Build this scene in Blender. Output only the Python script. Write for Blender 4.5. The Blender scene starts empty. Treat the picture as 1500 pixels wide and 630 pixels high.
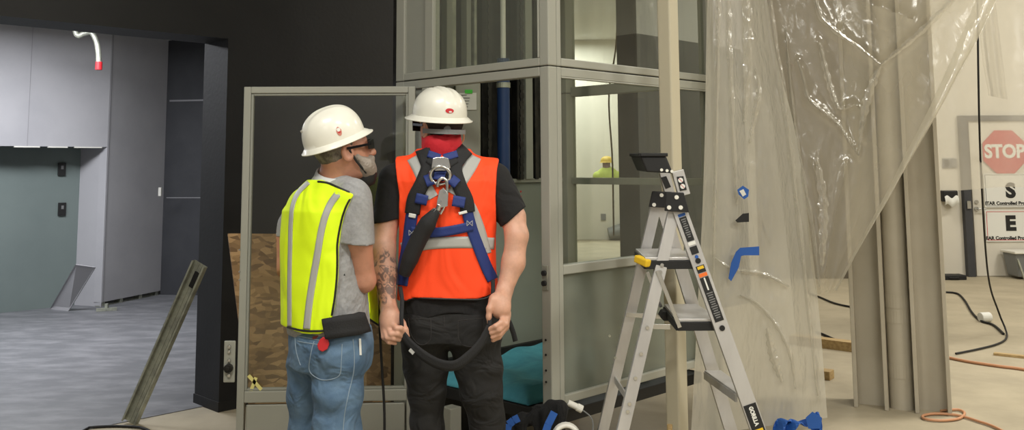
import bpy, bmesh, math, random
import numpy as np
from math import radians, sin, cos, tan, pi, sqrt
from mathutils import Vector, Matrix
random.seed(4)
SC = bpy.context.scene
COL = SC.collection

# ---------------------------------------------------------------- camera
FPX = 1350.0
TH = radians(6.0)
ROLL = radians(0.35)
CZ = 1.5
CX0, CY0 = 750.0, 243.0 - FPX * tan(TH)
CAM = Vector((0, 0, CZ))
CROT = Matrix.Rotation(pi / 2 + TH, 3, 'X') @ Matrix.Rotation(-ROLL, 3, 'Z')
cd = bpy.data.cameras.new('camera')
cam = bpy.data.objects.new('camera', cd)
COL.objects.link(cam)
cam.location = CAM
cam.rotation_euler = CROT.to_euler()
cd.sensor_width = 36
cd.lens = FPX / 1500 * 36
cd.shift_y = -(315 - CY0) / 1500
cd.clip_start = 0.05
cd.clip_end = 100
SC.camera = cam

def ray(px, py):
    return CROT @ Vector(((px - CX0) / FPX, (CY0 - py) / FPX, -1))
def P(px, py, Y):
    d = ray(px, py)
    return CAM + d * (Y / d.y)
def G(px, py, z=0.0):
    d = ray(px, py)
    return CAM + d * ((z - CZ) / d.z)
def PZ(px, z, Y):
    y0, y1 = 243 + (CZ - z) * FPX / Y, 243 + (CZ - z) * FPX / Y + 5
    for _ in range(4):
        z0, z1 = P(px, y0, Y).z, P(px, y1, Y).z
        y0, y1 = y1, y1 + (z - z1) * (y1 - y0) / (z1 - z0 if abs(z1 - z0) > 1e-9 else 1e-9)
        if abs(y1 - y0) < 1e-6: break
    return P(px, y1, Y)

# ---------------------------------------------------------------- materials
def lin(c):
    return tuple((v / 255 / 12.92 if v / 255 <= .04045 else ((v / 255 + .055) / 1.055) ** 2.4) for v in c) + (1,)
def mat(name, rgb, rough=.5, metal=0.0, bump=None, var=None, coat=0, spec=None, bump_dist=.01, stretch=None, folds=None):
    """bump=(scale,strength)   var=(scale,rgb2,lo,hi)"""
    m = bpy.data.materials.new(name); m.use_nodes = True
    nt = m.node_tree; b = nt.nodes['Principled BSDF']
    b.inputs['Base Color'].default_value = lin(rgb)
    b.inputs['Roughness'].default_value = rough
    b.inputs['Metallic'].default_value = metal
    if coat: b.inputs['Coat Weight'].default_value = coat; b.inputs['Coat Roughness'].default_value = .15
    if spec is not None: b.inputs['Specular IOR Level'].default_value = spec
    tc = nt.nodes.new('ShaderNodeTexCoord'); src = tc.outputs['Object']
    if stretch:
        mp = nt.nodes.new('ShaderNodeMapping'); mp.inputs['Scale'].default_value = stretch
        nt.links.new(src, mp.inputs['Vector']); src = mp.outputs['Vector']
    if var:
        n = nt.nodes.new('ShaderNodeTexNoise'); n.inputs['Scale'].default_value = var[0]
        n.inputs['Detail'].default_value = 6; n.inputs['Roughness'].default_value = .6
        r = nt.nodes.new('ShaderNodeValToRGB')
        r.color_ramp.elements[0].position = var[2]; r.color_ramp.elements[1].position = var[3]
        r.color_ramp.elements[0].color = lin(rgb); r.color_ramp.elements[1].color = lin(var[1])
        nt.links.new(src, n.inputs['Vector']); nt.links.new(n.outputs['Fac'], r.inputs['Fac'])
        nt.links.new(r.outputs['Color'], b.inputs['Base Color'])
    if bump:
        n = nt.nodes.new('ShaderNodeTexNoise'); n.inputs['Scale'].default_value = bump[0]; n.inputs['Detail'].default_value = 4
        bp = nt.nodes.new('ShaderNodeBump'); bp.inputs['Strength'].default_value = bump[1]; bp.inputs['Distance'].default_value = bump_dist
        nt.links.new(src, n.inputs['Vector']); nt.links.new(n.outputs['Fac'], bp.inputs['Height'])
        nt.links.new(bp.outputs['Normal'], b.inputs['Normal'])
        if folds:      # broad cloth creases under the weave: (scale, strength, stretch z)
            mp = nt.nodes.new('ShaderNodeMapping'); mp.inputs['Scale'].default_value = (1, 1, folds[2]); mp.inputs['Rotation'].default_value = (0, .5, 0)
            nt.links.new(tc.outputs['Object'], mp.inputs['Vector'])
            n = nt.nodes.new('ShaderNodeTexNoise'); n.inputs['Scale'].default_value = folds[0]; n.inputs['Detail'].default_value = 2; n.inputs['Distortion'].default_value = 1.2
            b2 = nt.nodes.new('ShaderNodeBump'); b2.inputs['Strength'].default_value = folds[1]; b2.inputs['Distance'].default_value = .03
            nt.links.new(mp.outputs[0], n.inputs['Vector']); nt.links.new(n.outputs['Fac'], b2.inputs['Height']); nt.links.new(b2.outputs['Normal'], bp.inputs['Normal'])
    return m
def schlick(nt, f0, normal=None):
    lw = nt.nodes.new('ShaderNodeLayerWeight'); lw.inputs['Blend'].default_value = .5
    pw = nt.nodes.new('ShaderNodeMath'); pw.operation = 'POWER'; pw.inputs[1].default_value = 4
    ma = nt.nodes.new('ShaderNodeMath'); ma.operation = 'MULTIPLY_ADD'; ma.inputs[1].default_value = .85 - f0; ma.inputs[2].default_value = f0
    nt.links.new(lw.outputs['Facing'], pw.inputs[0]); nt.links.new(pw.outputs[0], ma.inputs[0])
    if normal is not None: nt.links.new(normal, lw.inputs['Normal'])
    return ma.outputs[0]
def glass(name, tint, fres=1.5, gloss_rough=.01, milk=0.0, milk_rgb=(200, 200, 190), gain=1.0):
    m = bpy.data.materials.new(name); m.use_nodes = True
    nt = m.node_tree; nt.nodes.clear()
    out = nt.nodes.new('ShaderNodeOutputMaterial')
    tr = nt.nodes.new('ShaderNodeBsdfTransparent'); tr.inputs['Color'].default_value = lin(tint)
    gl = nt.nodes.new('ShaderNodeBsdfGlossy'); gl.inputs['Roughness'].default_value = gloss_rough
    gl.inputs['Color'].default_value = (.9, .9, .9, 1)
    fr = schlick(nt, ((fres - 1) / (fres + 1)) ** 2)
    base = tr
    if milk:
        df = nt.nodes.new('ShaderNodeBsdfDiffuse'); df.inputs['Color'].default_value = lin(milk_rgb)
        mm = nt.nodes.new('ShaderNodeMixShader'); mm.inputs['Fac'].default_value = milk
        nt.links.new(tr.outputs[0], mm.inputs[1]); nt.links.new(df.outputs[0], mm.inputs[2]); base = mm
    mx = nt.nodes.new('ShaderNodeMixShader')
    nt.links.new(fr, mx.inputs['Fac'])
    nt.links.new(base.outputs[0], mx.inputs[1]); nt.links.new(gl.outputs[0], mx.inputs[2])
    nt.links.new(mx.outputs[0], out.inputs['Surface'])
    return m

# ---------------------------------------------------------------- mesh builder
class MB:
    def __init__(s): s.v = []; s.f = []
    def add(s, vs, fs):
        o = len(s.v); s.v += [Vector(v) for v in vs]; s.f += [tuple(i + o for i in f) for f in fs]; return s
    def hexa(s, p):   # p: 4 bottom, 4 top
        return s.add(p, [(3, 2, 1, 0), (4, 5, 6, 7), (0, 1, 5, 4), (1, 2, 6, 5), (2, 3, 7, 6), (3, 0, 4, 7)])
    def obox(s, c, ax, ay, az):
        c, ax, ay, az = Vector(c), Vector(ax), Vector(ay), Vector(az)
        return s.hexa([c - ax - ay - az, c + ax - ay - az, c + ax + ay - az, c - ax + ay - az,
                       c - ax - ay + az, c + ax - ay + az, c + ax + ay + az, c - ax + ay + az])
    def box(s, c, sx, sy, sz, yaw=0):
        return s.obox(c, Vector((cos(yaw), sin(yaw), 0)) * sx / 2, Vector((-sin(yaw), cos(yaw), 0)) * sy / 2, Vector((0, 0, sz / 2)))
    def beam(s, a, b, w, h, side):     # w along side, h along the third axis
        a, b = Vector(a), Vector(b); d = (b - a); L = d.length; d = d / L
        sd = Vector(side); sd = (sd - d * sd.dot(d)).normalized(); up = d.cross(sd)
        return s.obox((a + b) / 2, d * L / 2, sd * w / 2, up * h / 2)
    def tube(s, pts, r, seg=10, cap=True, closed=False):
        pts = [Vector(p) for p in pts]; n = len(pts)
        rr = r if isinstance(r, (list, tuple)) else [r] * n
        o = len(s.v); prev = None
        for i, p in enumerate(pts):
            if closed: t = (pts[(i + 1) % n] - pts[i - 1]).normalized()
            else: t = (pts[min(i + 1, n - 1)] - pts[max(i - 1, 0)]).normalized()
            if prev is None:
                q = Vector((0, 0, 1)) if abs(t.z) < .9 else Vector((1, 0, 0))
                u = t.cross(q).normalized()
            else:
                u = (prev - t * prev.dot(t)).normalized()
            prev = u; w = t.cross(u)
            for k in range(seg):
                a = 2 * pi * k / seg
                s.v.append(p + (u * cos(a) + w * sin(a)) * rr[i])
        m = n if closed else n - 1
        for i in range(m):
            for k in range(seg):
                k2 = (k + 1) % seg; i2 = (i + 1) % n
                s.f.append((o + i * seg + k, o + i * seg + k2, o + i2 * seg + k2, o + i2 * seg + k))
        if cap and not closed:
            s.f.append(tuple(o + k for k in reversed(range(seg))))
            s.f.append(tuple(o + (n - 1) * seg + k for k in range(seg)))
        return s
    def lathe(s, prof, M, seg=32, cap=True):   # prof [(r,z)], M Matrix4
        o = len(s.v); n = len(prof)
        for r, z in prof:
            for k in range(seg):
                a = 2 * pi * k / seg
                s.v.append(M @ Vector((r * cos(a), r * sin(a), z)))
        for i in range(n - 1):
            for k in range(seg):
                k2 = (k + 1) % seg
                s.f.append((o + i * seg + k, o + i * seg + k2, o + (i + 1) * seg + k2, o + (i + 1) * seg + k))
        if cap:
            s.f.append(tuple(o + k for k in reversed(range(seg))))
            s.f.append(tuple(o + (n - 1) * seg + k for k in range(seg)))
        return s
    def prism(s, pts, ext):   # polygon extruded by vector
        n = len(pts); e = Vector(ext)
        vs = [Vector(p) for p in pts] + [Vector(p) + e for p in pts]
        fs = [tuple(reversed(range(n))), tuple(range(n, 2 * n))] + [(i, (i + 1) % n, n + (i + 1) % n, n + i) for i in range(n)]
        return s.add(vs, fs)
    def disc(s, c, nrm, r, th, seg=16):
        n = Vector(nrm).normalized()
        return s.tube([Vector(c), Vector(c) + n * th], r, seg)
    def grid(s, fn, nu, nv):
        o = len(s.v)
        for i in range(nu + 1):
            for j in range(nv + 1):
                s.v.append(Vector(fn(i / nu, j / nv)))
        for i in range(nu):
            for j in range(nv):
                a = o + i * (nv + 1) + j
                s.f.append((a, a + nv + 1, a + nv + 2, a + 1))
        return s
    def build(s, name, m, parent=None, smooth=False, bevel=0, solid=0, recalc=True):
        me = bpy.data.meshes.new(name)
        ofs = Vector((0, 0, 0))
        if parent is not None:
            p = parent
            while p is not None: ofs = ofs + Vector(p.location); p = p.parent
        else:
            lo = Vector((min(v.x for v in s.v), min(v.y for v in s.v), min(v.z for v in s.v)))
            hi = Vector((max(v.x for v in s.v), max(v.y for v in s.v), max(v.z for v in s.v)))
            ofs = Vector(((lo.x + hi.x) / 2, (lo.y + hi.y) / 2, lo.z))
        me.from_pydata([v - ofs for v in s.v], [], s.f)
        if recalc:
            bm = bmesh.new(); bm.from_mesh(me); bmesh.ops.recalc_face_normals(bm, faces=bm.faces); bm.to_mesh(me); bm.free()
        return link_mesh(name, me, m, parent, ofs, smooth, bevel, solid)

def link_mesh(name, me, m, parent, ofs, smooth=False, bevel=0, solid=0):
    if smooth:
        me.polygons.foreach_set('use_smooth', [True] * len(me.polygons))
        if len(me.polygons) < 30000: me.set_sharp_from_angle(angle=radians(50))
    me.materials.append(m)
    o = bpy.data.objects.new(name, me); COL.objects.link(o)
    if parent is not None: o.parent = parent
    else: o.location = ofs
    if solid:
        md = o.modifiers.new('solid', 'SOLIDIFY'); md.thickness = solid; md.offset = 0
    if bevel:
        md = o.modifiers.new('bevel', 'BEVEL'); md.width = bevel; md.segments = 2; md.limit_method = 'ANGLE'; md.angle_limit = radians(40)
        md.harden_normals = False
    return o
def thing(name, loc, label, cat, group=None):
    o = bpy.data.objects.new(name, None); COL.objects.link(o); o.location = loc; o.empty_display_size = .1
    o['label'] = label; o['category'] = cat
    if group: o['group'] = group
    return o
def tag(o, label, cat, group=None, kind=None):
    o['label'] = label; o['category'] = cat
    if group: o['group'] = group
    if kind: o['kind'] = kind
    return o
def struct(o, label=None):
    o['kind'] = 'structure'
    if label: o['label'] = label
    return o

def text_mb(body, size, c, ux, uy, bold=0.0, depth=.001, sx=1.0):
    """solid lettering centred at c, reading along ux with letter tops along uy"""
    cu = bpy.data.curves.new('lettering', 'FONT'); cu.body = body; cu.size = size; cu.align_x = 'CENTER'; cu.align_y = 'CENTER'
    cu.offset = bold; cu.extrude = depth / 2; cu.resolution_u = 4
    ob = bpy.data.objects.new('lettering', cu); COL.objects.link(ob)
    bpy.context.view_layer.update()
    me = bpy.data.meshes.new_from_object(ob.evaluated_get(bpy.context.evaluated_depsgraph_get()))
    ux, uy = Vector(ux).normalized(), Vector(uy).normalized(); uz = ux.cross(uy)
    mb = MB()
    mb.add([Vector(c) + ux * v.co.x * sx + uy * v.co.y + uz * v.co.z for v in me.vertices], [tuple(p.vertices) for p in me.polygons])
    bpy.data.objects.remove(ob); bpy.data.curves.remove(cu); bpy.data.meshes.remove(me)
    return mb

def spline(pts, n):
    """Catmull-Rom resample of tuples"""
    p = np.array(pts, float); m = len(p); out = []
    seg = np.r_[0, np.cumsum(np.linalg.norm(np.diff(p, axis=0), axis=1))]
    for s in np.linspace(0, seg[-1], n):
        i = min(max(np.searchsorted(seg, s, 'right') - 1, 0), m - 2)
        t = (s - seg[i]) / max(seg[i + 1] - seg[i], 1e-9)
        p0, p1, p2, p3 = p[max(i - 1, 0)], p[i], p[i + 1], p[min(i + 2, m - 1)]
        out.append(.5 * ((2 * p1) + (-p0 + p2) * t + (2 * p0 - 5 * p1 + 4 * p2 - p3) * t * t + (-p0 + 3 * p1 - 3 * p2 + p3) * t ** 3))
    return out

# ---------------------------------------------------------------- signed distance bodies
def wob(X, Y, Z, scale, seed, n=7):
    r = np.random.default_rng(seed); out = 0
    for _ in range(n):
        k = r.normal(size=3) * scale; ph = r.uniform(0, 6.28)
        out = out + np.sin(X * k[0] + Y * k[1] + Z * k[2] + ph)
    return out / n
class Vol:
    def __init__(s, lo, hi, h):
        s.lo = np.array(lo, float); s.h = h
        n = np.ceil((np.array(hi) - s.lo) / h).astype(int) + 1
        s.n = n; s.d = np.full(n, 1.0, np.float32)
        s.ax = [(s.lo[i] + h * np.arange(n[i])).astype(np.float32) for i in range(3)]
    def loc(s, lo, hi):
        a = np.maximum(np.floor((np.array(lo) - s.lo) / s.h).astype(int), 0)
        b = np.minimum(np.ceil((np.array(hi) - s.lo) / s.h).astype(int) + 1, s.n)
        sl = tuple(slice(int(a[i]), int(max(b[i], a[i]))) for i in range(3))
        return sl, s.ax[0][sl[0]][:, None, None], s.ax[1][sl[1]][None, :, None], s.ax[2][sl[2]][None, None, :]
    def put(s, fn, lo, hi, k, sub=False):
        sl, X, Y, Z = s.loc(np.array(lo), np.array(hi))
        if s.d[sl].size == 0: return
        nd = fn(X, Y, Z); od = s.d[sl]
        if sub:
            nd = -nd; h = np.maximum(k - np.abs(od - nd), 0) / max(k, 1e-6)
            s.d[sl] = np.maximum(od, nd) + h * h * k * .25
        else:
            h = np.maximum(k - np.abs(od - nd), 0) / max(k, 1e-6)
            s.d[sl] = np.minimum(od, nd) - h * h * k * .25
    def cone(s, a, b, ra, rb, k=.02):
        a, b = np.array(a, float), np.array(b, float); m = max(ra, rb) + k + .03
        def fn(X, Y, Z):
            ab = b - a; L = max((ab ** 2).sum(), 1e-9)
            t = np.clip(((X - a[0]) * ab[0] + (Y - a[1]) * ab[1] + (Z - a[2]) * ab[2]) / L, 0, 1)
            return np.sqrt((X - a[0] - t * ab[0]) ** 2 + (Y - a[1] - t * ab[1]) ** 2 + (Z - a[2] - t * ab[2]) ** 2) - (ra + (rb - ra) * t)
        s.put(fn, np.minimum(a, b) - m, np.maximum(a, b) + m, k)
    def chain(s, pts, rs, k=.02):
        for i in range(len(pts) - 1): s.cone(pts[i], pts[i + 1], rs[i], rs[i + 1], k)
    def ell(s, c, r, R=None, k=.02, sub=False):
        c, r = np.array(c, float), np.array(r, float); m = max(r) + k + .03
        Ri = np.array(R.transposed()) if R is not None else np.eye(3)
        def fn(X, Y, Z):
            x, y, z = X - c[0], Y - c[1], Z - c[2]
            p = [Ri[i, 0] * x + Ri[i, 1] * y + Ri[i, 2] * z for i in range(3)]
            k0 = np.sqrt(sum((p[i] / r[i]) ** 2 for i in range(3)))
            k1 = np.sqrt(sum((p[i] / r[i] ** 2) ** 2 for i in range(3)))
            return k0 * (k0 - 1) / np.maximum(k1, 1e-6)
        s.put(fn, c - m, c + m, k, sub)
    def loft(s, secs, k=.02, ex=2.4):
        """secs (z, cx, cy, half width, half depth, yaw)"""
        q = sorted(secs); zz = np.array([v[0] for v in q])
        C = [np.array([v[i] for v in q]) for i in range(1, 6)]
        m = max(C[2].max(), C[3].max()) + .06
        def fn(X, Y, Z):
            z = Z[0, 0]; cx, cy, a, b, w = [np.interp(z, zz, c)[None, None, :].astype(np.float32) for c in C]
            x, y = X - cx, Y - cy; lx, ly = x * np.cos(w) + y * np.sin(w), -x * np.sin(w) + y * np.cos(w)
            f = (np.abs(lx / a) ** ex + np.abs(ly / b) ** ex) ** (1 / ex); f = np.maximum(f, 1e-3)
            d = np.sqrt(lx ** 2 + ly ** 2) * (1 - 1 / f)
            return np.maximum(np.maximum(d, Z - zz[-1]), zz[0] - Z)
        s.put(fn, (C[0].min() - m, C[1].min() - m, zz[0] - .05), (C[0].max() + m, C[1].max() + m, zz[-1] + .05), k)
    def each(s, fn):
        s.d = fn(s.d, s.ax[0][:, None, None], s.ax[1][None, :, None], s.ax[2][None, None, :]).astype(np.float32)
    def copy(s):
        o = Vol.__new__(Vol); o.lo, o.h, o.n, o.ax, o.d = s.lo, s.h, s.n, s.ax, s.d.copy(); return o
    def at(s, p):
        g = (np.asarray(p) - s.lo) / s.h; g = np.clip(g, 0, np.array(s.n) - 1.001)
        i = g.astype(int); f = g - i; out = 0
        for dx in (0, 1):
            for dy in (0, 1):
                for dz in (0, 1):
                    w = (f[..., 0] if dx else 1 - f[..., 0]) * (f[..., 1] if dy else 1 - f[..., 1]) * (f[..., 2] if dz else 1 - f[..., 2])
                    out = out + w * s.d[i[..., 0] + dx, i[..., 1] + dy, i[..., 2] + dz]
        return out
    def hit(s, px, py, off, Y0, Y1):
        d = ray(px, py); ys = np.arange(Y0, Y1, .0025)
        p = np.array(CAM)[None] + np.array(d)[None] * (ys / d.y)[:, None]
        v = s.at(p) - off; w = np.where(v < 0)[0]
        return Vector(p[w[0]]) if len(w) else None
    def mesh(s):
        d = s.d; n = np.array(d.shape) - 1
        ins = d < 0
        cnt = np.zeros(n, np.uint8)
        for i in (0, 1):
            for j in (0, 1):
                for k in (0, 1):
                    cnt += ins[i:n[0] + i, j:n[1] + j, k:n[2] + k]
        I, J, K = np.where((cnt > 0) & (cnt < 8))
        idx = np.full(n, -1, np.int32); idx[I, J, K] = np.arange(len(I))
        cv = {(i, j, k): d[I + i, J + j, K + k] for i in (0, 1) for j in (0, 1) for k in (0, 1)}
        acc = np.zeros((len(I), 3)); c = np.zeros(len(I))
        for a in cv:
            for ax in range(3):
                if a[ax]: continue
                b = list(a); b[ax] = 1; b = tuple(b)
                va, vb = cv[a], cv[b]; msk = (va < 0) != (vb < 0)
                t = np.where(msk, va / np.where(msk, va - vb, 1), 0)
                pt = np.zeros((len(I), 3)); pt += np.array(a); pt[:, ax] += t
                acc += np.where(msk[:, None], pt, 0); c += msk
        V = (acc / c[:, None] + np.stack([I, J, K], 1)) * s.h + s.lo
        Q = []
        for ax in range(3):
            o1, o2 = [(1, 2), (2, 0), (0, 1)][ax]
            sa = [slice(None)] * 3; sb = [slice(None)] * 3
            sa[ax] = slice(0, -1); sb[ax] = slice(1, None)
            A, B = ins[tuple(sa)], ins[tuple(sb)]
            E = np.array(np.where(A != B))
            ok = (E[o1] > 0) & (E[o1] < n[o1]) & (E[o2] > 0) & (E[o2] < n[o2]); E = E[:, ok]
            flip = A[tuple(E)]
            def cell(d1, d2):
                e = E.copy(); e[o1] -= d1; e[o2] -= d2; return idx[tuple(e)]
            q = np.stack([cell(1, 1), cell(0, 1), cell(0, 0), cell(1, 0)], 1)
            q[~flip] = q[~flip][:, ::-1]
            Q.append(q[(q >= 0).all(1)])
        return V, np.concatenate(Q)
    def build(s, name, m, parent, smooth_it=1):
        V, Q = s.mesh()
        ofs = Vector((0, 0, 0)); p = parent
        while p is not None: ofs = ofs + Vector(p.location); p = p.parent
        for _ in range(smooth_it):
            A = np.zeros_like(V); c = np.zeros(len(V))
            for a in range(4):
                for b in ((a + 1) % 4, (a + 3) % 4):
                    np.add.at(A, Q[:, a], V[Q[:, b]]); np.add.at(c, Q[:, a], 1)
            V = V * .5 + .5 * A / np.maximum(c, 1)[:, None]
        V = V - np.array(ofs)
        me = bpy.data.meshes.new(name)
        me.vertices.add(len(V)); me.vertices.foreach_set('co', V.astype(np.float32).ravel())
        me.loops.add(len(Q) * 4); me.loops.foreach_set('vertex_index', Q.astype(np.int32).ravel())
        me.polygons.add(len(Q)); me.polygons.foreach_set('loop_start', np.arange(0, len(Q) * 4, 4, dtype=np.int32))
        me.polygons.foreach_set('loop_total', np.full(len(Q), 4, np.int32))
        me.update(calc_edges=True); me.validate()
        return link_mesh(name, me, m, parent, ofs, smooth=True)
# ================================================================ materials used by the place
M = {}
M['floor'] = mat('dusty concrete', (176, 165, 141), .75, bump=(9, .25), var=(2.2, (156, 146, 124), .35, .7))
M['floor_l'] = mat('troweled grey concrete', (106, 107, 110), .5, bump=(6, .15), var=(3.0, (140, 140, 143), .42, .78), stretch=(1, 2.2, 1))
M['black_wall'] = mat('black painted drywall', (17, 17, 18), .6, bump=(40, .1), var=(3, (24, 24, 25), .4, .7))
M['drywall'] = mat('grey primed drywall', (176, 175, 178), .85, bump=(60, .05), var=(1.5, (166, 165, 169), .4, .7))
M['drywall_edge'] = mat('drywall joint', (150, 149, 152), .85)
M['green_board'] = mat('grey green wallboard', (116, 127, 124), .8, var=(1.0, (107, 118, 116), .4, .7))
M['dark_grey'] = mat('charcoal painted wall', (56, 57, 61), .6, var=(4, (64, 65, 68), .4, .7))
M['white_wall'] = mat('white wall paint', (214, 209, 196), .7, var=(.8, (205, 200, 188), .35, .7))
M['ceil'] = mat('white ceiling', (200, 198, 190), .9)
M['beige'] = mat('beige powder coat', (160, 160, 149), .45, bump=(220, .03))
M['beige_d'] = mat('beige panel', (148, 149, 139), .5, bump=(200, .03))
M['post'] = mat('cream painted steel', (190, 182, 158), .5, bump=(30, .04))
M['car'] = mat('grey green lift panel', (130, 136, 127), .45)
M['black'] = mat('matte black', (18, 18, 19), .6)
M['black_metal'] = mat('dark steel', (40, 39, 37), .45, .6, var=(9, (66, 64, 60), .45, .7))
M['blue_cyl'] = mat('blue cylinder paint', (36, 60, 104), .35)
M['steel'] = mat('galvanised steel', (176, 178, 162), .42, .45, var=(14, (140, 142, 132), .4, .65))
M['chrome'] = mat('bright steel', (200, 200, 198), .25, .95)
M['alu'] = mat('brushed aluminium', (205, 203, 200), .42, .5, var=(7, (184, 182, 180), .35, .7), stretch=(1, 1, .2))
M['white_p'] = mat('white plastic', (226, 224, 214), .45)
M['grey_p'] = mat('grey plastic', (120, 122, 122), .5)
M['red_p'] = mat('red plastic', (190, 36, 44), .45)
M['paper'] = mat('white label', (222, 222, 216), .6)
M['ink'] = mat('black ink', (24, 24, 24), .6)
M['ink_g'] = mat('grey print', (120, 120, 120), .6)
M['green_l'] = mat('green sticker', (70, 200, 60), .5)
M['yellow'] = mat('yellow plastic', (226, 186, 40), .4)
M['orange'] = mat('orange label', (232, 112, 40), .5)
M['tape'] = mat('blue masking tape', (34, 88, 168), .6)
M['cream_tape'] = mat('cream masking tape', (232, 222, 140), .6)
M['teal'] = mat('teal moving blanket', (78, 156, 172), .85, bump=(22, .5), var=(7, (60, 132, 150), .35, .65))
M['wood'] = mat('pale lumber', (186, 160, 112), .65, var=(9, (160, 132, 88), .4, .65), stretch=(.3, 6, 6))
M['cord_o'] = mat('orange cord', (192, 140, 104), .5)
M['glass'] = glass('clear glass', (247, 249, 245), 1.5, .01)
M['glass_door'] = glass('door glass', (244, 245, 241), 1.5, .01)
M['glass_haze'] = glass('hazy dusty glass', (246, 248, 244), 1.5, .08, milk=.12, milk_rgb=(170, 172, 160))
M['glass_milk'] = glass('frosted lift pane', (200, 208, 198), 1.45, .12, milk=.62, milk_rgb=(138, 143, 132))
# oriented strand board: stretched chips
def osb():
    m = bpy.data.materials.new('oriented strand board'); m.use_nodes = True; nt = m.node_tree; b = nt.nodes['Principled BSDF']
    tc = nt.nodes.new('ShaderNodeTexCoord'); nz = nt.nodes.new('ShaderNodeTexNoise'); nz.inputs['Scale'].default_value = 6
    mx = nt.nodes.new('ShaderNodeMixRGB'); mx.blend_type = 'ADD'; mx.inputs['Fac'].default_value = .07
    v = nt.nodes.new('ShaderNodeTexVoronoi'); v.inputs['Scale'].default_value = 30
    mp = nt.nodes.new('ShaderNodeMapping'); mp.inputs['Scale'].default_value = (.55, 1, 1.5)
    sep = nt.nodes.new('ShaderNodeSeparateColor'); r = nt.nodes.new('ShaderNodeValToRGB')
    r.color_ramp.elements[0].color = lin((116, 88, 57)); r.color_ramp.elements[1].color = lin((186, 150, 106))
    e = r.color_ramp.elements.new(.5); e.color = lin((150, 117, 78))
    nt.links.new(tc.outputs['Object'], nz.inputs['Vector']); nt.links.new(tc.outputs['Object'], mx.inputs[1]); nt.links.new(nz.outputs['Color'], mx.inputs[2])
    nt.links.new(mx.outputs[0], mp.inputs['Vector']); nt.links.new(mp.outputs[0], v.inputs['Vector'])
    nt.links.new(v.outputs['Color'], sep.inputs[0]); nt.links.new(sep.outputs[0], r.inputs['Fac'])
    nt.links.new(r.outputs[0], b.inputs['Base Color']); b.inputs['Roughness'].default_value = .7
    return m
M['osb'] = osb()

# ================================================================ the setting
SQ = sqrt(.5)
AX = Vector((SQ, SQ, 0))      # building axis running right and away
BX = Vector((SQ, -SQ, 0))     # building axis running right and near
UP = Vector((0, 0, 1))
def slab(mb, p, d, L, th, z0, z1, nrm):   # upright wall: from p along d for L, thickness th along nrm
    p = Vector((p[0], p[1], 0)); d = Vector(d); nrm = Vector(nrm)
    q = [p, p + d * L, p + d * L + nrm * th, p + nrm * th]
    return mb.hexa([v + UP * z0 for v in q] + [v + UP * z1 for v in q])
N = G(320, 604); N.z = 0                       # near corner of the black jamb
WT = .32
backn = -BX
T1 = 2.95                                       # the black wall ends at a doorway, the charcoal wall follows
struct(MB().box((2.5, 9, -.05), 24, 34, .1).build('floor', M['floor']))
lf = MB(); q = [N + AX * 7 + backn * WT * .5, N - AX * 9 + backn * WT * .5, Vector((-14, 4, 0)), Vector((-14, 16, 0)), Vector((-2, 16, 0))]
q = [N + AX * 3.3 + backn * WT * .6, N - AX * 7 + backn * WT * .6, N - AX * 7 + backn * 9, N + AX * 3.3 + backn * 9]
lf.prism([Vector((v.x, v.y, .0)) for v in q], (0, 0, .004))
struct(lf.build('floor_side_room', M['floor_l']))
w = MB()
slab(w, N, AX, 3.33, WT, 0, 4.5, backn)
slab(w, N - AX * 2.6, AX, 2.6, WT, 2.325, 4.5, backn)
slab(w, N - AX * 7, AX, 4.4, WT, 0, 4.5, backn)
struct(w.build('wall_left', M['black_wall']), 'black painted wall with a wide opening under a deep header')
# skirting foot of the jamb
struct(slab(MB(), N - AX * .006 + BX * .006, AX, .5, WT + .012, 0, .06, backn).build('trim_1', M['black_wall']))

# grey drywall of the side room
K = G(148, 450); K.z = 0
DR = Vector((sin(radians(17)), cos(radians(17)), 0)); DRn = Vector((-DR.y, DR.x, 0))
RB = G(109, 447.5); RB.z = 0
HC = 3.05
d = MB()
slab(d, K, -AX, 4.0, .1, 1.735, HC, -BX)                       # header over the recess
slab(d, K, DR, .98, .1, .05, HC, DRn)                           # return facing the opening
slab(d, K, (RB - K).normalized(), (RB - K).length, .03, .0, 1.735, Vector((0, 1, 0)))
struct(d.build('wall_side_room', M['drywall']), 'grey drywall with a recess and vertical board joints')
struct(slab(MB(), RB, -AX, 4.0, .08, 0, 1.9, -BX).build('wall_recess', M['green_board']), 'grey green board at the back of the recess')
j = MB()
for sx in (57,):
    pp = P(sx, 120, 9.45); t = (K - pp).dot(AX); jp = K - AX * t + BX * .002
    slab(j, jp, AX, .006, .004, 1.735, HC, -BX)
for t in (.012,):
    slab(j, K + DR * t - DRn * .003, DR, .02, .004, .05, HC, DRn)
struct(j.build('trim_2', M['drywall_edge']))
st = MB()
for t in (.02, .30, .62, .9):
    slab(st, K + DR * t + DRn * .005, DR, .045, .08, 0, .05, DRn)
slab(st, K + DR * .0 + DRn * .02, DR, .98, .06, .0, .012, DRn)
struct(st.build('baseboard_side_room', M['steel']), 'steel stud feet in the gap under the drywall')
sh = MB()
for s0, s1 in ((.06, .35), (.42, .62), (.7, .95)):
    slab(sh, K - AX * s1 + BX * .004, AX, s1 - s0, .03, 1.722, 1.735, -BX)
struct(sh.build('trim_3', M['white_p']))
E = K + DR * .98
e2 = G(330, 434); e2.z = 0
dd = (e2 - E).normalized()
dg = MB(); slab(dg, E, dd, 3.2, .1, 0, HC, Vector((-dd.y, dd.x, 0)))
struct(dg.build('wall_side_room_rear', M['dark_grey']), 'charcoal painted wall beyond the grey drywall')
dl = MB(); nn = Vector((dd.y, -dd.x, 0))
slab(dl, E + dd * .04, dd, .7, .004, 2.30, 2.32, nn); slab(dl, E + dd * .04, dd, .7, .003, 1.14, 1.15, nn)
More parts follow.
